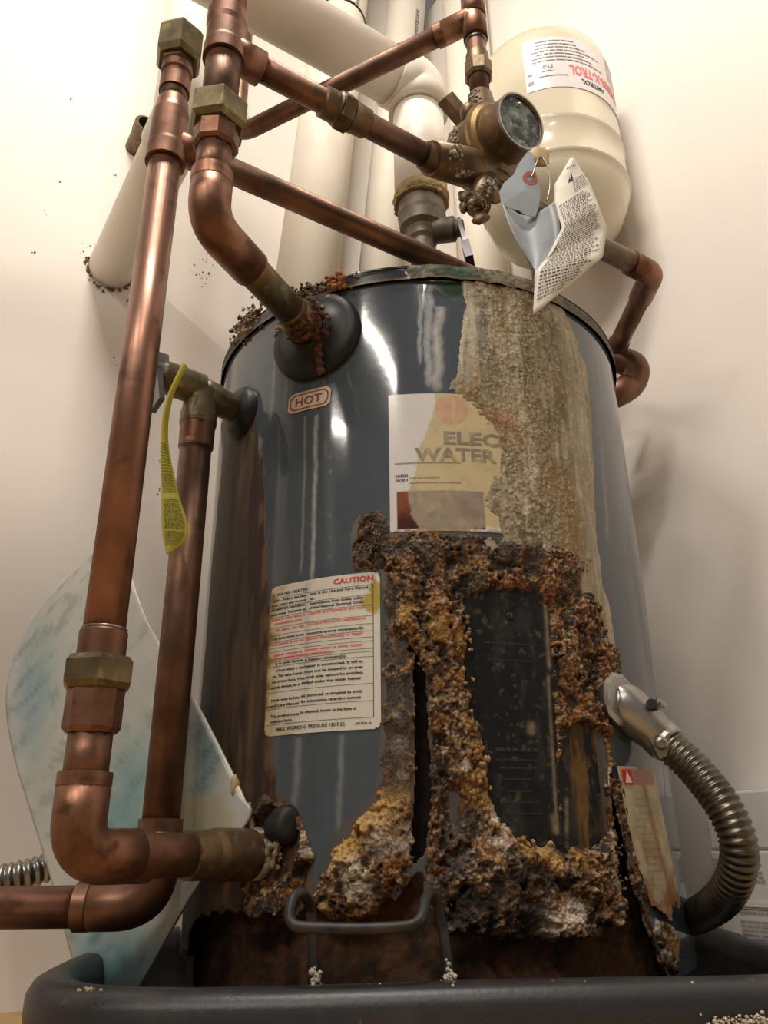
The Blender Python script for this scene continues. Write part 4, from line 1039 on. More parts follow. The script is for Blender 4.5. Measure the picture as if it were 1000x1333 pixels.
# --- mixing valve
MX = thing('mixing_valve', 'bronze thermostatic mixing valve with round capped face above the heater', 'valve', MV)
ax = Vector((0.545, -0.839, -0.20)).normalized(); px_ = Vector((0.839, 0.545, 0))
mb = MB()
mb.lathe(MV, ax, [(-0.050, 0.018), (-0.040, 0.038), (-0.022, 0.048), (0.018, 0.048), (0.026, 0.044)], 36, sharp=False)
mb.tube([b1 + bdir * -0.002, MV - UP * 0.030 + px_ * 0.03], [0.021, 0.029], 26)
mb.tube([MV - UP * 0.01, MV - UP * 0.055 + px_ * 0.004], [0.034, 0.026], 26)
mb.tube([(vx.x, vx.y, zv(128)), MV + UP * 0.02], [0.0175, 0.024], 24)
for (a, b, cc) in ((-0.7, 0.75, .0), (0.55, -0.62, .02), (0.75, 0.55, 0.0)):
    mb.blob(MV + px_ * (a * 0.05) + UP * (b * 0.05) + ax * 0.012, 0.013, int(a * 10) + 9, 2, 0.12)
mb.build('valve_body', M['bronze'], MX); vb_ = mb
mb = MB(); mb.lathe(MV, ax, [(0.020, 0.047), (0.022, 0.0525), (0.028, 0.053), (0.030, 0.049), (0.034, 0.044)], 40); mb.build('flange_ring', mat('worn_brass_ring', (0.40, 0.27, 0.12), 0.4, 0.8, col2=(0.20, 0.13, 0.07), scale=30), MX)
mb = MB(); mb.lathe(MV, ax, [(0.030, 0.040), (0.036, 0.0385), (0.066, 0.037), (0.069, 0.0375), (0.071, 0.036), (0.068, 0.034)], 40, cap=False); mb.build('cap', M['bronze'], MX)
mb = MB(); mb.lathe(MV, ax, [(0.0665, 0.0355), (0.0682, 0.022), (0.0685, 0.0)], 36, sharp=False, cap=False)
cf = mb.build('cap_face', mat('crusted_face', (0.23, 0.26, 0.265), 0.55, 0.2, col2=(0.06, 0.075, 0.075), scale=75, lo=0.42, hi=0.56, col3=(0.42, 0.45, 0.45), scale3=110, lo3=0.58, hi3=0.68, bump=0.7, bscale=160), MX, None, 'grey blue crusted cap face')
mb = MB(); mb.lathe(MV, ax, [(0.0685, 0.0378), (0.0715, 0.0375), (0.0715, 0.0352), (0.0685, 0.035)], 40, cap=False); mb.build('cap_rim', M['steel'], MX)
def bolt(p, d, r=0.006, parent=MX):
    m = MB(); m.hexnut(p, d, 0, 0.006, r, 0.15); m.lathe(Vector(p) + Vector(d).normalized() * 0.006, d, [(0, r * .7), (0.003, r * .55), (0.004, 0.0)], 12, sharp=False); return m.build('bolt', M['steel'], parent)
wv = ax.cross(UP).normalized()
bolt(MV + ax * 0.068 + UP * 0.023 + wv * 0.004, ax, 0.0045); bolt(P(608, 203, 0.752), ax, 0.006); bolt(P(607, 140, 0.79), ax - UP * 0.2, 0.006)
mb = MB(); mb.box(P(592, 142, 0.80), wv + UP * 0.7, ax, UP - wv * 0.7, 0.020, 0.009, 0.012); mb.build('lug', M['bronze'], MX)
# drain fitting below (wing-shaped)
dq = P(622, 268, 0.755)
mb = MB(); dax = (Vector((0.1, -0.75, -0.65))).normalized()
mb.tube([MV - UP * 0.04, dq], [0.018, 0.013], 18); mb.lathe(dq - dax * 0.006, dax, [(0, 0.014), (0.016, 0.0145), (0.016, 0.007), (0.004, 0.006)], 18, cap=False)
mb.blob(P(608, 256, 0.756), 0.011, 2, 2, 0.22, (1.1, .6, .8)); mb.blob(P(640, 252, 0.758), 0.013, 5, 2, 0.3, (.9, .7, 1.2)); mb.blob(P(626, 284, 0.756), 0.009, 7, 2, 0.3, (1.2, .7, .8)); mb.blob(P(604, 270, 0.756), 0.008, 8, 2, 0.3, (.8, .7, 1))
mb.build('drain_fitting', M['bronze'], MX); snap = snapper(vb_, mb)
mb = MB(); rnd = random.Random(44)
for (x, y, sx, sy, k) in ((593, 195, 7, 12, 26), (592, 175, 5, 12, 20), (605, 225, 12, 4, 26), (640, 240, 10, 6, 22), (615, 125, 10, 6, 16), (640, 138, 8, 8, 22), (622, 262, 12, 10, 26)):
    for i in range(k * 2):
        q = snap(x + rnd.gauss(0, sx * .6), y + rnd.gauss(0, sy * .6))
        if q is not None: mb.blob(q, rnd.uniform(0.0008, 0.0030), i, 1, 0.5)
mb.build('lime_growth', mat('grey_lime', (0.30, 0.26, 0.19), 0.8, col2=(0.12, 0.09, 0.06), scale=90, col3=(0.55, 0.51, 0.43), scale3=100, lo3=0.5, hi3=0.62, bump=0.4, bscale=260), MX, 'stuff')

# --- relief valve and its discharge pipe
rz = vp.z
D0 = X2W(-0.212, 0.80, rz)
RV = thing('relief_valve', 'brass relief valve with grey lever on the upper left of the heater', 'valve', D0)
vdir = (Vector((vp.x, vp.y, rz)) - D0); vl = vdir.length; vdir.normalize()
mb = MB()
mb.lathe(D0, vdir, [(-0.004, 0.015), (0.0, 0.0195), (0.02, 0.0195), (0.024, 0.0175), (vl - 0.016, 0.0165), (vl - 0.004, 0.013)], 28, sharp=False)
lz = D0 - vdir * 0.0
cd = (P(240, 490, 0.765) - P(300, 514, 0.80)); cd.z *= 0.6; cd.normalize()
mb.lathe(D0 + UP * 0.004, cd, [(0.0, 0.019), (0.03, 0.0195), (0.048, 0.0185), (0.052, 0.0165)], 28)
zd = vline(D0.x, D0.y)
mb.lathe((D0.x, D0.y, 0), UP, [(zd(555), 0.0205), (zd(549), 0.0212), (zd(545), 0.0205), (zd(541), 0.0212), (zd(535), 0.0195), (D0.z, 0.018)], 28, sharp=False)
mb.blob(D0 + vdir * 0.022 - Vector((0.2, 0.8, -.2)).normalized() * 0.014, 0.010, 3, 2, 0.1)
mb.build('valve_body', mat('olive_brass', (0.21, 0.175, 0.105), 0.42, 0.6, col2=(0.12, 0.095, 0.055), scale=30, col3=(0.3, 0.27, 0.18), scale3=70, bump=0.15, bscale=160), RV)
ce = D0 + UP * 0.004 + cd * 0.052
mb = MB(); mb.lathe(ce, cd, [(0, 0.0165), (0.008, 0.0155), (0.010, 0.010), (0.010, 0)], 24); mb.build('valve_cap', mat('blue_grey_cap', (0.16, 0.19, 0.23), 0.45, 0.4), RV)
l0 = ce + cd * 0.006 + UP * 0.008; l1 = P(205, 528, 0.755)
lv = (l1 - l0).normalized(); lw = lv.cross(cd).normalized()
mb = MB(); mb.box((l0 + l1) / 2, lv, lw, lv.cross(lw), (l1 - l0).length / 2, 0.0125, 0.0032); mb.box(l0 + cd * -0.004, lv, lw, lv.cross(lw), 0.012, 0.0135, 0.008); mb.build('lever', M['lever'], RV)
DP = thing('discharge_pipe', 'copper discharge pipe hanging from the relief valve, turning left at the bottom', 'pipe', (D0.x, D0.y, 0.15))
mb = MB(); mb.lathe((D0.x, D0.y, 0), UP, [(zd(585), 0.0172), (zd(583), 0.0195), (zd(556), 0.0198), (zd(552), 0.021), (zd(549), 0.021)], 28); mb.build('socket', M['fitting'], DP)
ring(Vector((D0.x, D0.y, zd(584))), UP, 0.0185, 0.001).build('solder_ring', M['solder'], DP)
DZ = P(100, 1181, 0.79).z
db = Vector((D0.x, D0.y, DZ))
mb = MB(); mb.tube([(D0.x, D0.y, zd(575)), db + UP * 0.04], 0.0176, 28); mb.build('pipe', M['copper_dark'], DP)
dl_ = Vector((-1, -0.03, 0)).normalized()
mb = MB(); mb.tube(fillet([db + UP * 0.072, db, db + dl_ * 0.068], 0.034, 12), 0.0205, 28); collar(mb, db, dl_, 0.056, 0.068, 0.0218); collar(mb, db, UP, 0.062, 0.073, 0.0215); mb.build('elbow', M['copper_dark'], DP)
mb = MB(); mb.tube([db + dl_ * 0.06, db + dl_ * 0.55], 0.0176, 28); mb.build('pipe', M['copper'], DP)

# --- yellow tag on the lever
def straight(pts, m):
    return [Vector(a).lerp(Vector(b), k / m) for a, b in zip(pts, pts[1:]) for k in range(m)] + [Vector(pts[-1])]
def loft(rowsL, rowsR, n=6, m=8, bulge=0.0, bn=(0, -1, 0), path=None):
    path = path or smooth_path
    L_, R2 = path(rowsL, m), path(rowsR, m)
    return [[a.lerp(b, k / n) + Vector(bn) * (bulge * math.sin(math.pi * k / n)) for k in range(n + 1)] for a, b in zip(L_, R2)]
f = 0.742
YL = [P(236, 474, f + .012), P(216, 520, f), P(209, 570, f), P(210, 640, f), P(211, 690, f), P(217, 724, f)]
YR = [P(244, 476, f + .012), P(224, 522, f + .006), P(219, 575, f + .008), P(232, 640, f + .008), P(245, 693, f + .005), P(221, 722, f)]
rows = loft(YL, YR, 6, 8, 0.003)
mb = MB(); mb.sheet(rows, 0.0006, (0, 1, 0)); yt = mb.build('hanging_tag', M['yellow']); tag(yt, 'long yellow printed tag hanging from the relief valve lever', 'tag')
def on_rows(rows, lift=0.0008, nv=(0, -1, 0)):
    def g(u, v):
        i = min(max(v, 0), 1) * (len(rows) - 1); j = min(int(i), len(rows) - 2); fr = i - j
        k = min(max(u, 0), 1) * (len(rows[0]) - 1); l = min(int(k), len(rows[0]) - 2); fk = k - l
        a = rows[j][l].lerp(rows[j][l + 1], fk); b = rows[j + 1][l].lerp(rows[j + 1][l + 1], fk)
        return a.lerp(b, fr) + Vector(nv) * lift
    return g
rnd = random.Random(4); mb = MB()
for k in range(44):
    v = 0.42 + 0.5 * k / 44
    if k in (17, 18, 33): continue
    word_bars(mb, on_rows(rows), 0.12, 0.9, v, 0.0062, rnd, gap=5, lo=5, hi=22)
mb.build('tag_print', mat('olive_print', (0.16, 0.15, 0.03), 0.6), yt, 'stuff')

# --- paper tags on the mixing valve
A = [P(742, 206, .70), P(722, 240, .70), P(722, 266, .692), P(732, 296, .682), P(712, 335, .680), P(697, 353, .676), P(694, 410, .676)]
Bq = [P(749, 209, .70), P(757, 221, .70), P(768, 238, .70), P(780, 268, .694), P(791, 297, .700), P(785, 334, .688), P(724, 386, .682)]
rows = loft(A, Bq, 8, 7, 0.004, (0, -0.8, -0.4), straight)
GA = [P(652, 258, .705), P(660, 285, .700), P(674, 315, .694), P(697, 352, .678)]
GB = [P(722, 262, .692), P(728, 285, .686), P(726, 318, .681), P(697.5, 352, .678)]
rg = loft(GA, GB, 8, 8, 0.02, (0, 1, -0.2))
mb = MB(); mb.sheet(rows, 0.0004, (0, 1, 0)); it_ = mb.build('instruction_tag', M['paper']); tag(it_, 'curled printed paper instruction tag hanging below the mixing valve', 'tag')
mb = MB(); mb.sheet(rg, 0.0004, (0, 1, 0)); mb.build('tag_back', M['paper_back'], it_, None, 'grey reverse side of the curled tag')
rnd = random.Random(6); mb = MB(); g = on_rows(rows, 0.001, (0, -0.8, -0.5))
for k in range(40):
    v = 0.36 + 0.60 * k / 40
    word_bars(mb, g, 0.07, 0.93 - 0.2 * rnd.random(), v, 0.0066, rnd, gap=3.2, lo=2, hi=8)
for k in range(7): word_bars(mb, g, 0.55, 0.95, 0.22 + 0.018 * k, 0.007, rnd, gap=3.0, lo=3, hi=8)
mb.build('tag_print', M['black_ink'], it_, 'stuff')
mb = MB(); mb.add([g(.42, .225), g(.60, .215), g(.55, .13)], [(0, 1, 2)], False); word_bars(mb, g, 0.2, 0.9, 0.072, 0.012, rnd, gap=5, lo=5, hi=9); mb.build('warning_triangle', M['black_ink'], it_)
mb = MB(); n_ = Vector((0, -1, 0)); mb.add([g(.50, .205) + n_ * .0006, g(.53, .205) + n_ * .0006, g(.56, .165) + n_ * .0006, g(.54, .162) + n_ * .0006], [(0, 1, 2, 3)], False); mb.build('triangle_mark', M['paper'], it_)
BT = [(688, 196), (676, 212), (668, 228), (656, 238), (650, 250), (653, 266), (664, 271), (676, 274), (686, 281), (697, 282), (702, 268), (704, 250), (700, 236), (697, 218), (694, 200)]
pts = [P(x, y, 0.700 + 0.0002 * (y - 240)) for x, y in BT]; cen = P(682, 248, 0.700)
mb = MB(); k = len(pts); bk = [p + Vector((0, 0.0008, 0)) for p in pts]
mb.add(pts + [cen] + bk + [cen + Vector((0, .0008, 0))], [(k, i, (i + 1) % k) for i in range(k)] + [(2 * k + 1, k + 1 + (i + 1) % k, k + 1 + i) for i in range(k)] + [(i, k + 1 + i, k + 1 + (i + 1) % k, (i + 1) % k) for i in range(k)], False)
bt_ = mb.build('hang_tag', M['tag_blue']); tag(bt_, 'pale blue hang tag with a red reinforced hole on the mixing valve', 'tag')
ec = P(690, 232, 0.6975); en = Vector((0, -1, -0.25)).normalized()
mb = MB(); mb.lathe(ec, en, [(0, 0.0085), (0.0008, 0.0085), (0.0008, 0.0035), (0, 0.0035)], 22, cap=False); ey = mb.build('eyelet', mat('red_eyelet', (0.50, 0.16, 0.13), 0.6), bt_)
for v in ey.data.vertices: pass
mb = MB(); mb.tube(smooth_path([P(690, 232, .695), P(694, 226, .694), P(702, 205, .70), P(712, 214, .70), P(716, 240, .70), P(712, 262, .698)], 8), 0.0007, 8); mb.build('tie_wire', M['steel'], bt_)
mb = MB(); mb.blob(P(700, 205, 0.706), 0.016, 3, 3, 0.15, (0.8, 0.3, 1.0)); mb.build('kraft_flap', mat('kraft_paper', (0.46, 0.32, 0.16), 0.6), bt_)

# --- expansion tank
XT = X2W(0.322, 1.135, 0); zx = vline(XT.x, XT.y - 0.10)
zb, ztp = zx(345) - 0.0, 1.60
ET = thing('expansion_tank', 'cream enamelled expansion tank with upside-down printed label, hanging at the right wall', 'tank', (XT.x, XT.y, zb))
xr = 0.132
zr1, zr2 = vline(XT.x, XT.y - xr)(147), vline(XT.x, XT.y - xr)(192)
prof = [(zr2 - 0.105, 0.0), (zr2 - 0.100, 0.045), (zr2 - 0.085, 0.085), (zr2 - 0.055, 0.115), (zr2 - 0.02, 0.129), (zr2 - 0.003, xr), (zr2, xr + 0.0035), (zr2 + 0.004, xr + 0.001), (zr1 - 0.006, xr), (zr1 - 0.002, xr + 0.003), (zr1 + 0.003, xr)]
zq = vline(XT.x, XT.y - xr)(44)
prof += [(zq, xr), (zq + 0.03, xr - 0.006), (zq + 0.06, xr - 0.03), (zq + 0.08, xr - 0.07), (zq + 0.085, 0)]
mb = MB(); mb.lathe((XT.x, XT.y, 0), UP, prof, 72, sharp=False, cap=False); mb.build('tank_shell', M['tank_cream'], ET)
mb = MB(); mb.lathe((XT.x, XT.y, 0), UP, [(zr2 - 0.135, 0.013), (zr2 - 0.10, 0.013)], 20); mb.build('tank_nipple', M['bronze'], ET)
ca = math.atan2(CAM.x - XT.x, -(CAM.y - XT.y))   # azimuth facing the viewer
zl0 = vline(XT.x, XT.y - xr)(113) ; zl1 = vline(XT.x, XT.y - xr)(48)
def on_tank(s, z, lift=0.0):
    th = s / xr
    return (XT.x + (xr + lift) * math.sin(th), XT.y - (xr + lift) * math.cos(th), z)
def thx(px, py):                       # arc position on the tank seen at a picture point
    d = ray(px, py); a = d.x**2 + d.y**2; ox, oy = CAM.x - XT.x, CAM.y - XT.y; b = 2 * (ox * d.x + oy * d.y); cc = ox * ox + oy * oy - xr * xr
    q = b * b - 4 * a * cc; t = (-b - math.sqrt(max(q, 0))) / (2 * a); p = CAM + d * t
    return xr * math.atan2(p.x - XT.x, -(p.y - XT.y)), p.z
sA, _ = thx(683, 90); sB = sA + xr * 2.35
mb = MB(); nseg = 40
mb.sheet([[on_tank(sA + (sB - sA) * i / nseg, z, 0.0008) for z in (zl0, zl1)] for i in range(nseg + 1)])
tl = mb.build('tank_label', mat('label_white', (0.74, 0.70, 0.70), 0.35), ET)
gb = MB(); gb.sheet([[on_tank(sA + (sB - sA) * (0.56 + 0.44 * i / 16), z, 0.0011) for z in (zl0 + (zl1 - zl0) * (0.55 + 0.0 * i), zl1)] for i in range(17)]); gb.build('grey_panel', mat('label_grey', (0.40, 0.38, 0.37), 0.4), tl)
LHt = zl1 - zl0
def inv(x0, z0):                       # text runs right to left and hangs upside down, as on the tank
    return lambda a, b: on_tank(x0 - a, z0 - b, 0.0014)
r_ = MB(); k_ = MB(); g_ = MB(); rnd = random.Random(8)
xt, _ = thx(742, 95)
put_text(r_, 'THERM-X-TROL', inv(xt + 0.128, zl0 + LHt * 0.43), 0, 0, LHt * 0.175, 0.128, 0.03)
put_text(k_, 'AMTROL', inv(xt + 0.072, zl0 + LHt * 0.19), 0, 0, LHt * 0.085, 0.052, 0.03)
put_text(g_, 'ST-5', inv(thx(712, 95)[0] + 0.012, zl0 + LHt * 0.44), 0, 0, LHt * 0.06, 0.018, 0.01)
fn = lambda s, z: on_tank(s, z, 0.0014)
for k in range(7):
    z = zl0 + LHt * (0.52 + 0.065 * k); a = sA + 0.012 + 0.012 * rnd.random(); word_bars(g_, fn, a, a + 0.07 + 0.07 * rnd.random(), z, LHt * 0.022, rnd, gap=0.6, lo=2, hi=8)
put_bar(g_, fn, sA + 0.02, zl0 + LHt * 0.22, sA + 0.075, zl0 + LHt * 0.235, 8)
word_bars(g_, fn, sA + 0.004, sA + 0.013, zl0 + LHt * 0.30, LHt * 0.03, rnd); word_bars(g_, fn, sA + 0.004, sA + 0.014, zl0 + LHt * 0.12, LHt * 0.08, rnd, lo=1, hi=2); word_bars(g_, fn, sA + 0.03, sA + 0.05, zl0 + LHt * 0.32, LHt * 0.022, rnd)
r_.build('red_print', M['pink_ink'], tl, 'stuff'); k_.build('black_print', M['black_ink'], tl, 'stuff'); g_.build('grey_print', M['grey_ink'], tl, 'stuff')

# --- pipe from the valve towards the expansion line
q1, q2, q3 = P(849, 357, 0.925), P(806, 446, 1.12), None
zz = q1.z; q2 = PZ(806, 446, zz)
q0 = q1 + (-px_ * 0.26); q0.z = zz
q3 = Vector((q2.x, q2.y, zz)) + (q2 - q1).normalized() * 0.03
EP = thing('expansion_pipe', 'copper pipe looping round the right rim of the heater below the expansion tank', 'pipe', (q2.x, q2.y, zz - 0.08))
mb = MB(); mb.tube([q0, q1 + (q0 - q1).normalized() * 0.03], 0.0150, 24); mb.build('pipe', M['bronze'], EP)
mb = MB(); mb.tube(fillet([q1 + (q0 - q1).normalized() * 0.045, q1, q1 + (q2 - q1).normalized() * 0.055], 0.022, 10), 0.0175, 26); mb.build('elbow', M['fitting'], EP)
mb = MB(); mb.tube([q1 + (q2 - q1).normalized() * 0.05, q3], 0.0150, 24); mb.build('pipe', M['copper_dark'], EP)
q4 = P(800, 462, q3.y - CAM.y); q5 = q3 + Vector((0.012, 0, -0.03)); 
e1 = P(826, 478, q3.y - CAM.y - 0.01); e2 = P(822, 500, q3.y - CAM.y); e3 = P(780, 520, q3.y - CAM.y + 0.03)
mb = MB(); mb.tube(smooth_path([q3 + (q3 - q1).normalized() * 0.02 + UP * 0.004, P(800, 466, q3.y - CAM.y), e1, e2, P(800, 514, q3.y - CAM.y), e3, Vector((0.26, 0.085, e3.z))], 8), 0.0225, 26); collar(mb, q3, (q1 - q3).normalized(), 0.0, 0.03, 0.0185); mb.build('return_bend', M['copper_dark'], EP)

# --- white jacketed pipes
def wpipe(name, pts, r, label, rad=0.06, group=None, grime=True, extra=None):
    mb = MB(); mb.tube(fillet(pts, rad, 10) if len(pts) > 2 else pts, r, 32)
    o = mb.build(name, M['white_pipe']); tag(o, label, 'pipe', group)
    return o
def off_wall(px, py, r):               # centre of a pipe lying against the left wall, seen at a picture point
    d = ray(px, py); nrm = RDIR
    t = ((W0 + nrm * r) - CAM).dot(nrm) / d.dot(nrm)
    return CAM + d * t
wa = off_wall(142, 352, 0.0); wdir = RDIR * 1.0
wa = P(143, 352, (wa - CAM).y)
we = wa + RDIR * 0.395
wpA = wpipe('white_drain_pipe', [wa - RDIR * 0.01, we, we + UP * 1.0], 0.042, 'white drain pipe elbowing out of the left wall behind the cold riser', 0.03)
mb = MB(); mb.lathe(we - RDIR * 0.02, RDIR, [(-0.02, 0.042), (-0.02, 0.0465), (0.03, 0.0465), (0.03, 0.042)], 32, cap=False); mb.build('elbow_socket', M['white_pipe'], wpA)
mb = MB(); rnd = random.Random(17); wn = RDIR
for i in range(60):
    a = rnd.uniform(math.pi * 0.9, math.pi * 2.1); q = rnd.gauss(0.0445, 0.003)
    mb.blob(wa + WDIR * (math.cos(a) * q) + UP * (math.sin(a) * q) + wn * 0.001, rnd.uniform(0.001, 0.0035), i, 1, 0.4, (1, 1, 1))
mb.build('grime_ring', M['grime'], wpA, 'stuff')
def two(px0, py0, px1, py1, r, ext=1.0):
    a, b = off_wall(px0, py0, r), off_wall(px1, py1, r); d = (a - b).normalized()
    return [b - d * 0.5, a + d * ext]
wD = wpipe('white_riser_pipe', two(443, 20, 408, 300, 0.072), 0.070, 'leftmost of three white jacketed riser pipes behind the heater')
wE = wpipe('white_riser_pipe', two(528, 20, 503, 290, 0.062), 0.056, 'middle white riser pipe, partly behind the jacketed valve pipe')
def off_right(px, py, r):
    d = ray(px, py); nrm = -WDIR; t = ((CORNER + nrm * r) - CAM).dot(nrm) / d.dot(nrm); return CAM + d * t
fa, fb_ = off_right(610, 20, 0.062), off_right(616, 200, 0.062); fc = off_right(612, 110, 0.062)
wF = wpipe('white_riser_pipe', [Vector((fc.x, fc.y, 0.9)), Vector((fc.x, fc.y, 2.4))], 0.058, 'white riser pipe in the wall corner, behind the mixing valve')
def band(o, pth, px, py, r):
    a, b = Vector(pth[0]), Vector(pth[1]); d = (b - a).normalized()
    t = (P(px, py, 1.45) - a).dot(d); rr = ray(px, py); n = d.cross(rr).normalized()
    # closest approach of the sight line to the pipe axis
    w0_ = a - CAM; bb = d.dot(rr.normalized()); dd = d.dot(w0_); ee = rr.normalized().dot(w0_); t = (bb * ee - dd) / (1 - bb * bb)
    m = MB(); m.lathe(a + d * t, d, [(-0.004, r), (-0.004, r + 0.002), (0.004, r + 0.002), (0.004, r)], 32, cap=False); m.build('black_strap', M['black_rubber'], o)
    return a, d, t
D_pth, E_pth = two(443, 20, 408, 300, 0.072), two(528, 20, 503, 290, 0.062)
band(wD, D_pth, 452, 34, 0.070); band(wE, E_pth, 540, 84, 0.056)
def pipe_mark(o, pth, px, py, r, body):
    a, b = Vector(pth[0]), Vector(pth[1]); d = (b - a).normalized(); rr = ray(px, py).normalized()
    w0_ = a - CAM; bb = d.dot(rr); t = (bb * rr.dot(w0_) - d.dot(w0_)) / (1 - bb * bb); c_ = a + d * t
    f_ = (CAM - c_); f_ = (f_ - f_.dot(d) * d).normalized(); s_ = d.cross(f_)
    m = MB(); 
    rnd = random.Random(int(px))
    def g(x, y):
        th = y / r + 0.55
        return c_ + d * x + (f_ * math.cos(th) - s_ * math.sin(th) * -1) * (r + 0.001)
    word_bars(m, g, 0.0, 0.16, 0.0, 0.013, rnd, gap=0.35, lo=0.5, hi=1.0); m.build('stencilled_print', M['grey_ink'], o)
pipe_mark(wD, D_pth, 448, 30, 0.070, ''); pipe_mark(wE, E_pth, 545, 78, 0.056, '')
# jacketed pipe dropping to the valve
cz = P(544, 135, 1.00); cx_ = Vector((cz.x, cz.y, 0)); zcv = vline(cx_.x, cx_.y)
jz = zcv(118)
jc = Vector((cx_.x, cx_.y, jz))
JP = thing('jacketed_pipe', 'white cloth-jacketed pipe running from upper left, elbowing down to a grimy valve', 'pipe', (cx_.x, cx_.y, zcv(325)))
jr = 0.0475
mb = MB(); mb.tube([jc - WDIR * 1.3, jc - WDIR * 0.02], jr, 36); mb.build('jacket', M['white_pipe'], JP)
mb = MB(); mb.tube(fillet([jc - WDIR * 0.055, jc, jc - UP * 0.06], 0.035, 10), jr + 0.004, 36); mb.build('elbow_jacket', M['white_pipe'], JP)
mb = MB(); mb.tube([jc - UP * 0.05, (cx_.x, cx_.y, zcv(256))], jr - 0.004, 36); mb.build('jacket', M['white_pipe'], JP)
mb = MB(); mb.lathe((cx_.x, cx_.y, 0), UP, [(zcv(268), 0.037), (zcv(268), 0.043), (zcv(262), 0.046), (zcv(254), 0.044)], 36); rnd = random.Random(2)
for i in range(50):
    a = rnd.uniform(0, 6.28); mb.blob(Vector((cx_.x + 0.042 * math.cos(a), cx_.y + 0.042 * math.sin(a), zcv(263) + rnd.gauss(0, .004))), rnd.uniform(.003, .006), i, 1, .3)
mb.build('jacket_end', M['foam'], JP)
mb = MB(); mb.lathe((cx_.x, cx_.y, 0), UP, [(zcv(345), 0.020), (zcv(318), 0.021), (zcv(314), 0.025), (zcv(308), 0.026), (zcv(304), 0.028), (zcv(300), 0.036), (zcv(288), 0.0375), (zcv(284), 0.039), (zcv(272), 0.038), (zcv(262), 0.036)], 30)
lx = Vector((0.9, -0.25, -0.1)).normalized(); vc = Vector((cx_.x, cx_.y, zcv(303)))
mb.lathe(vc, lx, [(0.02, 0.020), (0.052, 0.020), (0.056, 0.014), (0.066, 0.013)], 22); mb.build('valve_body', M['iron'], JP)
h0 = vc + lx * 0.062; h1 = P(610, 334, 0.96); hv = (h1 - h0).normalized(); hwv = hv.cross(lx).normalized()
mb = MB(); mb.box((h0 + h1) / 2, hv, hwv, hv.cross(hwv), (h1 - h0).length / 2 + 0.008, 0.015, 0.003); lvv = mb.build('valve_lever', M['lever'], JP)
mb = MB(); mb.box(h1, hv, hwv, hv.cross(hwv), 0.022, 0.016, 0.006); mb.build('lever_grip', M['purple'], lvv)
# capped copper stub on the left wall
sp = off_wall(176, 194, 0.0); sn = RDIR
mb = MB(); mb.lathe(sp, sn, [(-0.005, 0.021), (0.05, 0.021), (0.052, 0.0225), (0.075, 0.0225), (0.078, 0.018), (0.078, 0.016), (0.03, 0.015)], 28, cap=False); st = mb.build('copper_stub', M['bronze']); tag(st, 'short open copper stub on the left wall behind the white drain pipe', 'pipe')

# fluff caught on the hot riser and the union nuts
mb = MB(); rnd = random.Random(61)
def hair(p, d, l, w=0.00016):
    d = Vector(d).normalized(); s_ = d.orthogonal().normalized() * w; m_ = p + d * l * 0.5 + Vector((rnd.gauss(0, .0006), rnd.gauss(0, .0006), rnd.gauss(0, .0006))); e = p + d * l
    mb.add([p - s_, p + s_, m_ + s_, m_ - s_, e], [(0, 1, 2, 3), (3, 2, 4)], False)
for i in range(900):
    py = rnd.uniform(60, 250); a = rnd.gauss(-0.3, 0.5); rr = 0.0215 if (py < 80 or 160 < py < 200) else (0.029 if 138 < py < 165 else 0.0180)
    rr = rr if rnd.random() < 0.8 else rr
    o_ = Vector((hx.x + rr * math.cos(a), hx.y + rr * math.sin(a), zh(py) if i < 1 else zh60 + (zh250 - zh60) * (py - 60) / 190)) if i else Vector((hx.x, hx.y, zh(60)))
    if i == 0: zh60, zh250 = zh(60), zh(250); continue
    hair(o_, (math.cos(a) + rnd.gauss(0, .6), math.sin(a) + rnd.gauss(0, .6), rnd.gauss(0.1, .7)), rnd.uniform(0.0015, 0.005))
mb.build('dust_fluff', mat('dust', (0.30, 0.25, 0.19), 0.95), Ho, 'stuff')
# ------------------------------------------------------------------ flexible conduits
def conduit_mesh(path, r, pitch=0.0062, seg=22, amp=0.12):
    pts = smooth_path(path, 40)
    L = [0.0]
    for a, b in zip(pts, pts[1:]): L.append(L[-1] + (b - a).length)
    n = int(L[-1] / (pitch / 6)); out = []; rs = []; j = 0
    for i in range(n + 1):
        l = L[-1] * i / n
        while j < len(L) - 2 and L[j + 1] < l: j += 1
        t = (l - L[j]) / max(L[j + 1] - L[j], 1e-9)
        out.append(pts[j].lerp(pts[j + 1], t)); ph = (l / pitch) % 1.0
        rs.append(r * (1 - amp * (0.5 + 0.5 * math.cos(2 * math.pi * ph))**1.6))
    mb = MB(); mb.tube(out, rs, seg); return mb
j0 = PT(797, 912)
jn = Vector((j0.x, j0.y, 0)).normalized()
a0 = P(864, 964, 0.80)
path = [a0, P(905, 1002, 0.785), P(945, 1055, 0.765), P(963, 1110, 0.765), P(948, 1160, 0.80), P(915, 1188, 0.88), P(880, 1200, 0.96)]
FC = conduit_mesh(path, 0.0168).build('flexible_conduit', M['steel_dark']); tag(FC, 'grey ribbed metal conduit looping right of the heater down to its base', 'conduit')
CN = thing('conduit_connector', 'silver right-angle conduit connector with screws on the right of the heater', 'connector', j0)
k1 = P(812, 905, 0.80); k2 = P(838, 930, 0.795)
c0_ = P(806, 912, 0.806); cv = (a0 - c0_); cl_ = cv.length; cv.normalize()
mb = MB(); mb.lathe(c0_, cv, [(-0.0165, 0.0), (-0.0150, 0.0085), (-0.0105, 0.0155), (-0.004, 0.0200), (0.004, 0.0222), (0.014, 0.0226), (cl_ * 0.55, 0.0212), (cl_ * 0.8, 0.0192), (cl_ - 0.002, 0.0180)], 36, sharp=False, cap=False)
mb.tube([j0 - jn * 0.002, c0_ + cv * 0.004], [0.0185, 0.0195], 26)
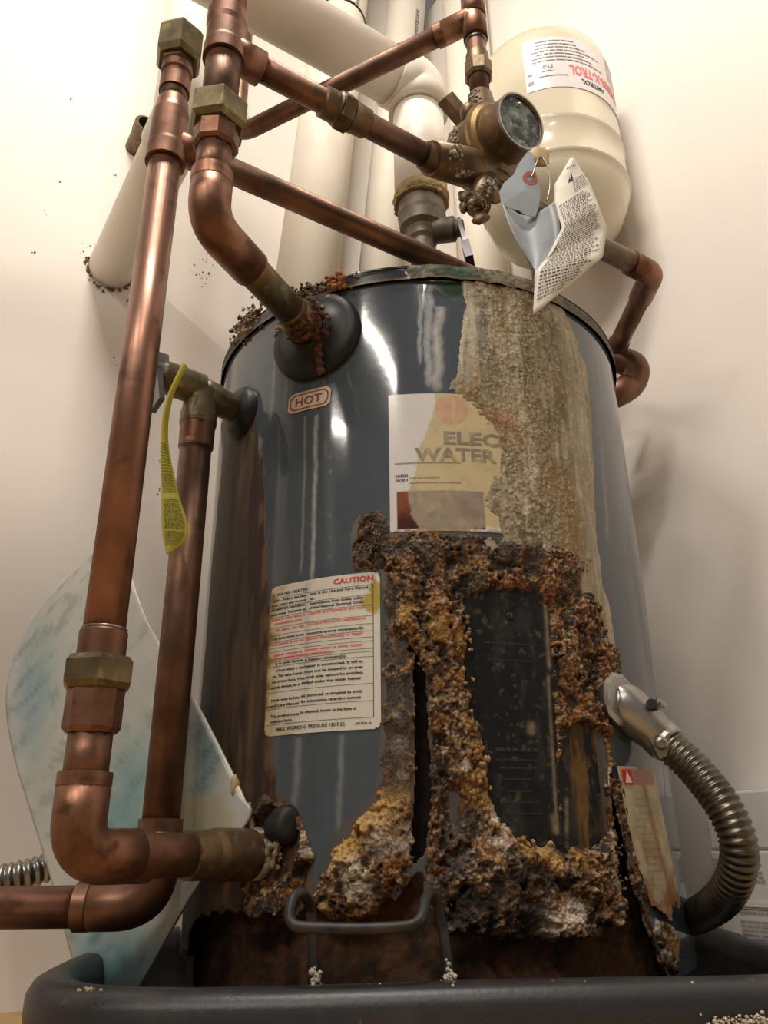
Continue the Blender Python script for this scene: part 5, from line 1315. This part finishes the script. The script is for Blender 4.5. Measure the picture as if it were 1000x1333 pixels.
mb.build('connector_body', M['zinc'], CN)
mb = MB(); mb.lathe(j0, jn, [(0.0, 0.024), (0.004, 0.027), (0.010, 0.027), (0.012, 0.022)], 10); mb.build('lock_nut', M['steel'], CN)
d2 = (P(905, 1002, 0.785) - a0).normalized()
mb = MB(); mb.lathe(a0, d2, [(-0.010, 0.0185), (-0.008, 0.0195), (0.004, 0.0195), (0.006, 0.018)], 26); mb.build('clamp_collar', M['zinc'], CN)
def cscrew(px, py, f, dirv):
    p = P(px, py, f); m = MB(); m.lathe(p, dirv, [(-0.012, 0.003), (0.0, 0.003), (0.0, 0.0062), (0.003, 0.0060), (0.0045, 0.004), (0.0047, 0)], 14); m.build('clamp_screw', M['steel'], CN)
cscrew(859, 917, 0.80, (0.5, -0.6, 0.6)); cscrew(861, 968, 0.778, (-0.1, -0.9, -0.1))
mb = MB(); mb.box(P(861, 968, 0.788), (0.3, 0, -0.8), (0.8, -0.2, 0.3), (0, -1, 0), 0.012, 0.009, 0.004); mb.build('clamp_lug', M['zinc'], CN)
mb = MB(); mb.tube([P(848, 916, 0.777), P(852, 920, 0.79)], 0.0050, 12); mb.build('knockout_hole', M['black_rubber'], CN)
# conduit end at far left
lc = conduit_mesh([P(-60, 1148, 0.98), P(-10, 1146, 0.98), P(30, 1139, 0.985), P(66, 1128, 1.0), P(110, 1112, 1.02)], 0.0165, 0.0085, amp=0.2).build('flexible_conduit', M['steel']); tag(lc, 'short bright ribbed metal conduit passing behind the blue-brushed sheet', 'conduit')

# ------------------------------------------------------------------ painted sheet leaning at the left
OUT_L = [(152, 700), (122, 722), (72, 770), (36, 820), (14, 880), (11, 930), (22, 990), (40, 1050), (62, 1120), (88, 1216), (105, 1275), (122, 1330)]
OUT_R = [(160, 706), (176, 782), (196, 818), (212, 846), (232, 878), (248, 903), (266, 938), (284, 973), (304, 1012), (326, 1066), (180, 1252), (150, 1330)]
OUT_R = [(158, 702), (170, 752), (190, 805), (212, 846), (236, 882), (255, 916), (276, 956), (296, 996), (314, 1034), (326, 1066), (262, 1148), (158, 1330)]
def fw(px, py):                        # the sheet's own distance: right edge tucked at the heater, left edge curling back
    t = (px - 11) / 315.0
    return 0.985 - 0.198 * t - 0.04 * t * (1 - t)
n_, m_ = 90, 80
OLp = smooth_path([(x, y, 0) for x, y in OUT_L], 8)[::1]; ORp = smooth_path([(x, y, 0) for x, y in OUT_R], 8)
rowsP = []
for a, b in zip(OLp, ORp): rowsP.append([a.lerp(b, k / m_) for k in range(m_ + 1)])
V = np.array([[tuple(P(p.x, p.y, fw(p.x, p.y))) for p in r] for r in rowsP])
XX = np.array([[p.x for p in r] for r in rowsP]) / 1000.0; YY = np.array([[p.y for p in r] for r in rowsP]) / 1000.0
# brushed colour follows the sheet's own surface coordinates
sx = V[..., 0]; sz = V[..., 2]
diag = sx * 0.75 + sz * 0.66; perp = -sx * 0.66 + sz * 0.75
f1 = fbm(diag * 0.25, perp, 34, 5, 2); f2 = fbm(diag * 0.3, perp, 120, 4, 4); f3 = fbm(sx, sz, 12, 4, 5)
c = np.empty(V.shape); c[:] = (0.60, 0.60, 0.575)
c = mixc(c, (0.42, 0.50, 0.51), sst(0.42, 0.62, f3) * 0.5)
def patch(x, y, rx, ry, cc, a):
    global c
    m = np.exp(-(((XX * 1000 - x) / rx)**2 + ((YY * 1000 - y) / ry)**2)) * a
    c = mixc(c, cc, m * (0.45 + 1.1 * (f2 - 0.15)))
patch(45, 900, 26, 90, (0.13, 0.30, 0.40), 0.95); patch(60, 850, 30, 60, (0.30, 0.42, 0.36), 0.5)
patch(165, 1040, 60, 90, (0.14, 0.37, 0.42), 1.0); patch(270, 985, 26, 70, (0.13, 0.27, 0.32), 0.9); patch(235, 1075, 30, 50, (0.22, 0.42, 0.46), 0.8)
patch(140, 1240, 60, 70, (0.10, 0.32, 0.36), 1.0); patch(100, 1000, 60, 80, (0.40, 0.46, 0.42), 0.6)
c = mixc(c, (0.16, 0.18, 0.19), sst(0.60, 0.70, f2) * 0.35)
m = sst(0.05, 0.03, np.hypot(XX - 0.262, (YY - 1.072)) + (fbm(sx, sz, 50, 3, 3) - 0.5) * 0.05)
c = mixc(c, (0.50, 0.46, 0.27), m * 0.75)
shm = grid_mesh('painted_sheet', V, np.ones(V.shape[:2], bool), c, 0.28, M['sheet'])
tag(shm, 'white glossy sheet with pale blue brushed strokes leaning behind the left pipes', 'sheet')
sd = shm.modifiers.new('sheet_gauge', 'SOLIDIFY'); sd.thickness = 0.003; sd.offset = 1
ed = [P(p[0], p[1], fw(*p[:2]) - 0.0005) for p in [(170, 752), (190, 805), (212, 846), (236, 882), (255, 916), (276, 956), (296, 996), (314, 1034), (325, 1062)]]
mb = MB(); mb.tube(smooth_path(ed, 6), 0.0018, 8); mb.build('sheet_edge', mat('clear_edge', (0.80, 0.77, 0.70), 0.15), shm)
mb = MB(); mb.blob(P(306, 1020, fw(306, 1020) - 0.003), 0.0055, 2, 2, 0.3, (0.8, 0.5, 1.5)); mb.build('glue_drop', mat('old_glue', (0.50, 0.40, 0.22), 0.6), shm)

# ------------------------------------------------------------------ drain pan
PN = thing('drain_pan', 'black plastic drain pan with thick rolled rim under the heater', 'pan', (0, 0.02, 0))
def pan_ring(hx_, hy_, cx, cy, n=160, e=5.0):
    out = []
    for k in range(n):
        a = 2 * math.pi * k / n; ca_, sa_ = math.cos(a), math.sin(a)
        ee = e if sa_ < 0 else 2.0 + (e - 2.0) * max(0, 1 - sa_ * 4)**2
        r = (abs(ca_)**ee + abs(sa_)**ee)**(-1 / ee)
        out.append((cx + hx_ * r * ca_, cy + hy_ * r * sa_))
    return out
zf = P(500, 1287, 0.655).z
xl = P(36, 1292, 0.80).x; yf = CAM.y + 0.655
hxh = 0.362; cxh = xl + hxh; hyh = 0.365; cyh = yf + hyh
prof = [(-0.030, 0.012), (-0.028, zf - 0.034), (-0.028, zf - 0.040), (-0.010, zf - 0.040), (-0.001, zf - 0.034), (0.0, zf - 0.026), (0.0, zf - 0.012), (-0.004, zf - 0.004), (-0.012, zf), (-0.026, zf), (-0.032, zf - 0.004), (-0.036, zf - 0.02), (-0.040, 0.016), (-0.06, 0.010)]
mb = MB(); vs = []; n_ = 160
wob = [random.Random(k // 8).uniform(-0.0015, 0.0015) for k in range(n_)]
for (o_, z) in prof:
    for k, (x, y) in enumerate(pan_ring(hxh + o_, hyh + o_, cxh, cyh, n_)): vs.append((x, y, z + 0.0025 * math.sin(k * 0.11) * (z > 0.05)))
fs = [(i * n_ + k, i * n_ + (k + 1) % n_, (i + 1) * n_ + (k + 1) % n_, (i + 1) * n_ + k) for i in range(len(prof) - 1) for k in range(n_)]
mb.add(vs, fs); mb.build('pan_rim', M['pan'], PN)
mb = MB(); r0 = pan_ring(hxh - 0.028, hyh - 0.028, cxh, cyh, n_); mb.add([(x, y, 0.012) for x, y in r0] + [(x, y, 0.001) for x, y in r0], [tuple(range(n_)), tuple(reversed(range(n_, 2 * n_)))] + [(k, n_ + k, n_ + (k + 1) % n_, (k + 1) % n_) for k in range(n_)], False); mb.build('pan_floor', M['pan'], PN)
mb = MB(); rnd = random.Random(77)
for (x, y, sx_, k) in ((108, 1283, 8, 8), (985, 1310, 12, 50), (950, 1316, 16, 40), (940, 1300, 6, 12), (905, 1290, 5, 5), (420, 1286, 60, 3), (590, 1286, 6, 3)):
    for i in range(k):
        p = P(x + rnd.gauss(0, sx_), y, 0.655); p.z = zf - (0.0 if y < 1298 else (0.022 + rnd.gauss(0, .002))); p.y = yf + (0.014 + rnd.uniform(-.008, .008) if y < 1298 else -0.001)
        mb.blob(p, rnd.uniform(0.0005, 0.0016), i, 1, 0.5)
mb.build('white_crumbs', M['lime'], PN, 'stuff')

# heater foot inside the pan is hidden; the inner shell ends above the pan floor
mb = MB(); mb.lathe((0, 0, 0), UP, [(0.012, 0.25), (0.05, 0.262)], 64); mb.build('heater_base', M['inner_plain'] if 'inner_plain' in M else mat('rusty_base', (0.05, 0.025, 0.015), 0.9, col2=(0.02, 0.014, 0.01), scale=30), H)

# ------------------------------------------------------------------ bent wire handle
wp = [P(412, 1330, .700), P(409, 1285, .700), P(406, 1200, .700), P(404, 1180, .697), P(394, 1164, .685), P(383, 1168, .676), P(377, 1188, .668), P(381, 1202, .664), P(396, 1207, .662),
      P(460, 1209, .661), P(520, 1207, .662), P(543, 1201, .664), P(551, 1188, .670), P(554, 1172, .680), P(561, 1163, .690), P(568, 1172, .697), P(573, 1190, .700), P(581, 1240, .700), P(586, 1285, .700), P(590, 1330, .700)]
mb = MB(); mb.tube(smooth_path(wp, 8), 0.0042, 14); wh = mb.build('wire_bracket', M['wire']); tag(wh, 'bent black wire bracket standing in the pan before the heater', 'bracket')
mb = MB(); rnd = random.Random(5)
for (x, y) in ((410, 1274), (585, 1272)):
    for i in range(26): mb.blob(P(x + rnd.gauss(0, 3), y + rnd.gauss(0, 7), 0.693), rnd.uniform(.001, .003), i, 1, .4)
mb.build('lime_growth', M['lime'], wh, 'stuff')

# ------------------------------------------------------------------ cartons at the right wall
def carton(name, label, z0, z1, shift, group=None):
    a = P(922, 1100, 1.115); a = Vector((a.x, a.y, 0)) + RDIR * shift
    hw_, hd_2 = 0.17, 0.040; n = -WDIR
    c0 = a + RDIR * hw_ - n * hd_2
    t = thing(name, label, 'box', (c0.x, c0.y, z0), group)
    mb = MB(); c1 = Vector((c0.x, c0.y, (z0 + z1) / 2)); mb.box(c1, RDIR, n, UP, hw_, hd_2, (z1 - z0) / 2 - 0.0006); o = mb.build('carton_body', M['carton'], t)
    bv = o.modifiers.new('edge', 'BEVEL'); bv.width = 0.003; bv.segments = 2
    return t, a, n
zc1 = P(940, 1030, 1.08).z; zc2 = P(940, 1107, 1.08).z
t1, a1, n1_ = carton('white_carton', 'lower white carton with grey printed lines at the right edge', 0.012, zc2, 0.0)
t2, a2, n2_ = carton('white_carton', 'plain upper white carton on the printed one at the right edge', zc2, zc1, 0.002)
rnd = random.Random(15); mb = MB()
def cfn(s, z): return a1 + RDIR * s + n1_ * 0.0012 + UP * z
for (za, zb_, s0_, s1_) in ((1120, 1150, 0.004, 0.075), (1177, 1190, 0.03, 0.075), (1200, 1240, 0.03, 0.085), (1218, 1250, 0.03, 0.088)):
    z_a, z_b = P(940, za, 1.09).z, P(940, zb_, 1.09).z; z = z_a
    while z > z_b: word_bars(mb, cfn, s0_, s1_ - 0.01 * rnd.random(), z, 0.0022, rnd, gap=0.5, lo=3, hi=12); z -= 0.0048
mb.build('printed_lines', mat('grey_box_print', (0.36, 0.34, 0.33), 0.7), t1, 'stuff')
mb = MB(); mb.box(a1 + RDIR * 0.16 + n1_ * 0.0012 + UP * (zc2 - 0.060), RDIR, UP, n1_, 0.13, 0.003, 0.0005); mb.build('tape_seam', mat('box_tape', (0.75, 0.72, 0.66), 0.3), t1)

# scuffs and specks on the left wall
mb = MB(); rnd = random.Random(23)
for (x, y, k, sp_) in ((90, 130, 2, 1), (150, 228, 3, 2), (80, 236, 2, 2), (125, 325, 5, 6), (110, 320, 4, 6), (172, 330, 4, 3), (165, 372, 3, 3), (165, 395, 3, 2), (205, 600, 5, 3), (215, 585, 5, 3), (207, 640, 3, 3), (60, 275, 2, 2), (45, 330, 3, 3), (150, 470, 3, 4), (205, 355, 6, 10), (265, 350, 12, 12), (275, 360, 10, 8)):
    for i in range(k):
        q = off_wall(x + rnd.gauss(0, sp_), y + rnd.gauss(0, sp_), 0.0)
        mb.blob(q, rnd.uniform(0.0008, 0.0022), i, 1, 0.5)
wl_ = bpy.data.objects['wall_left']; mb.build('wall_specks', M['grime'], wl_, 'stuff')
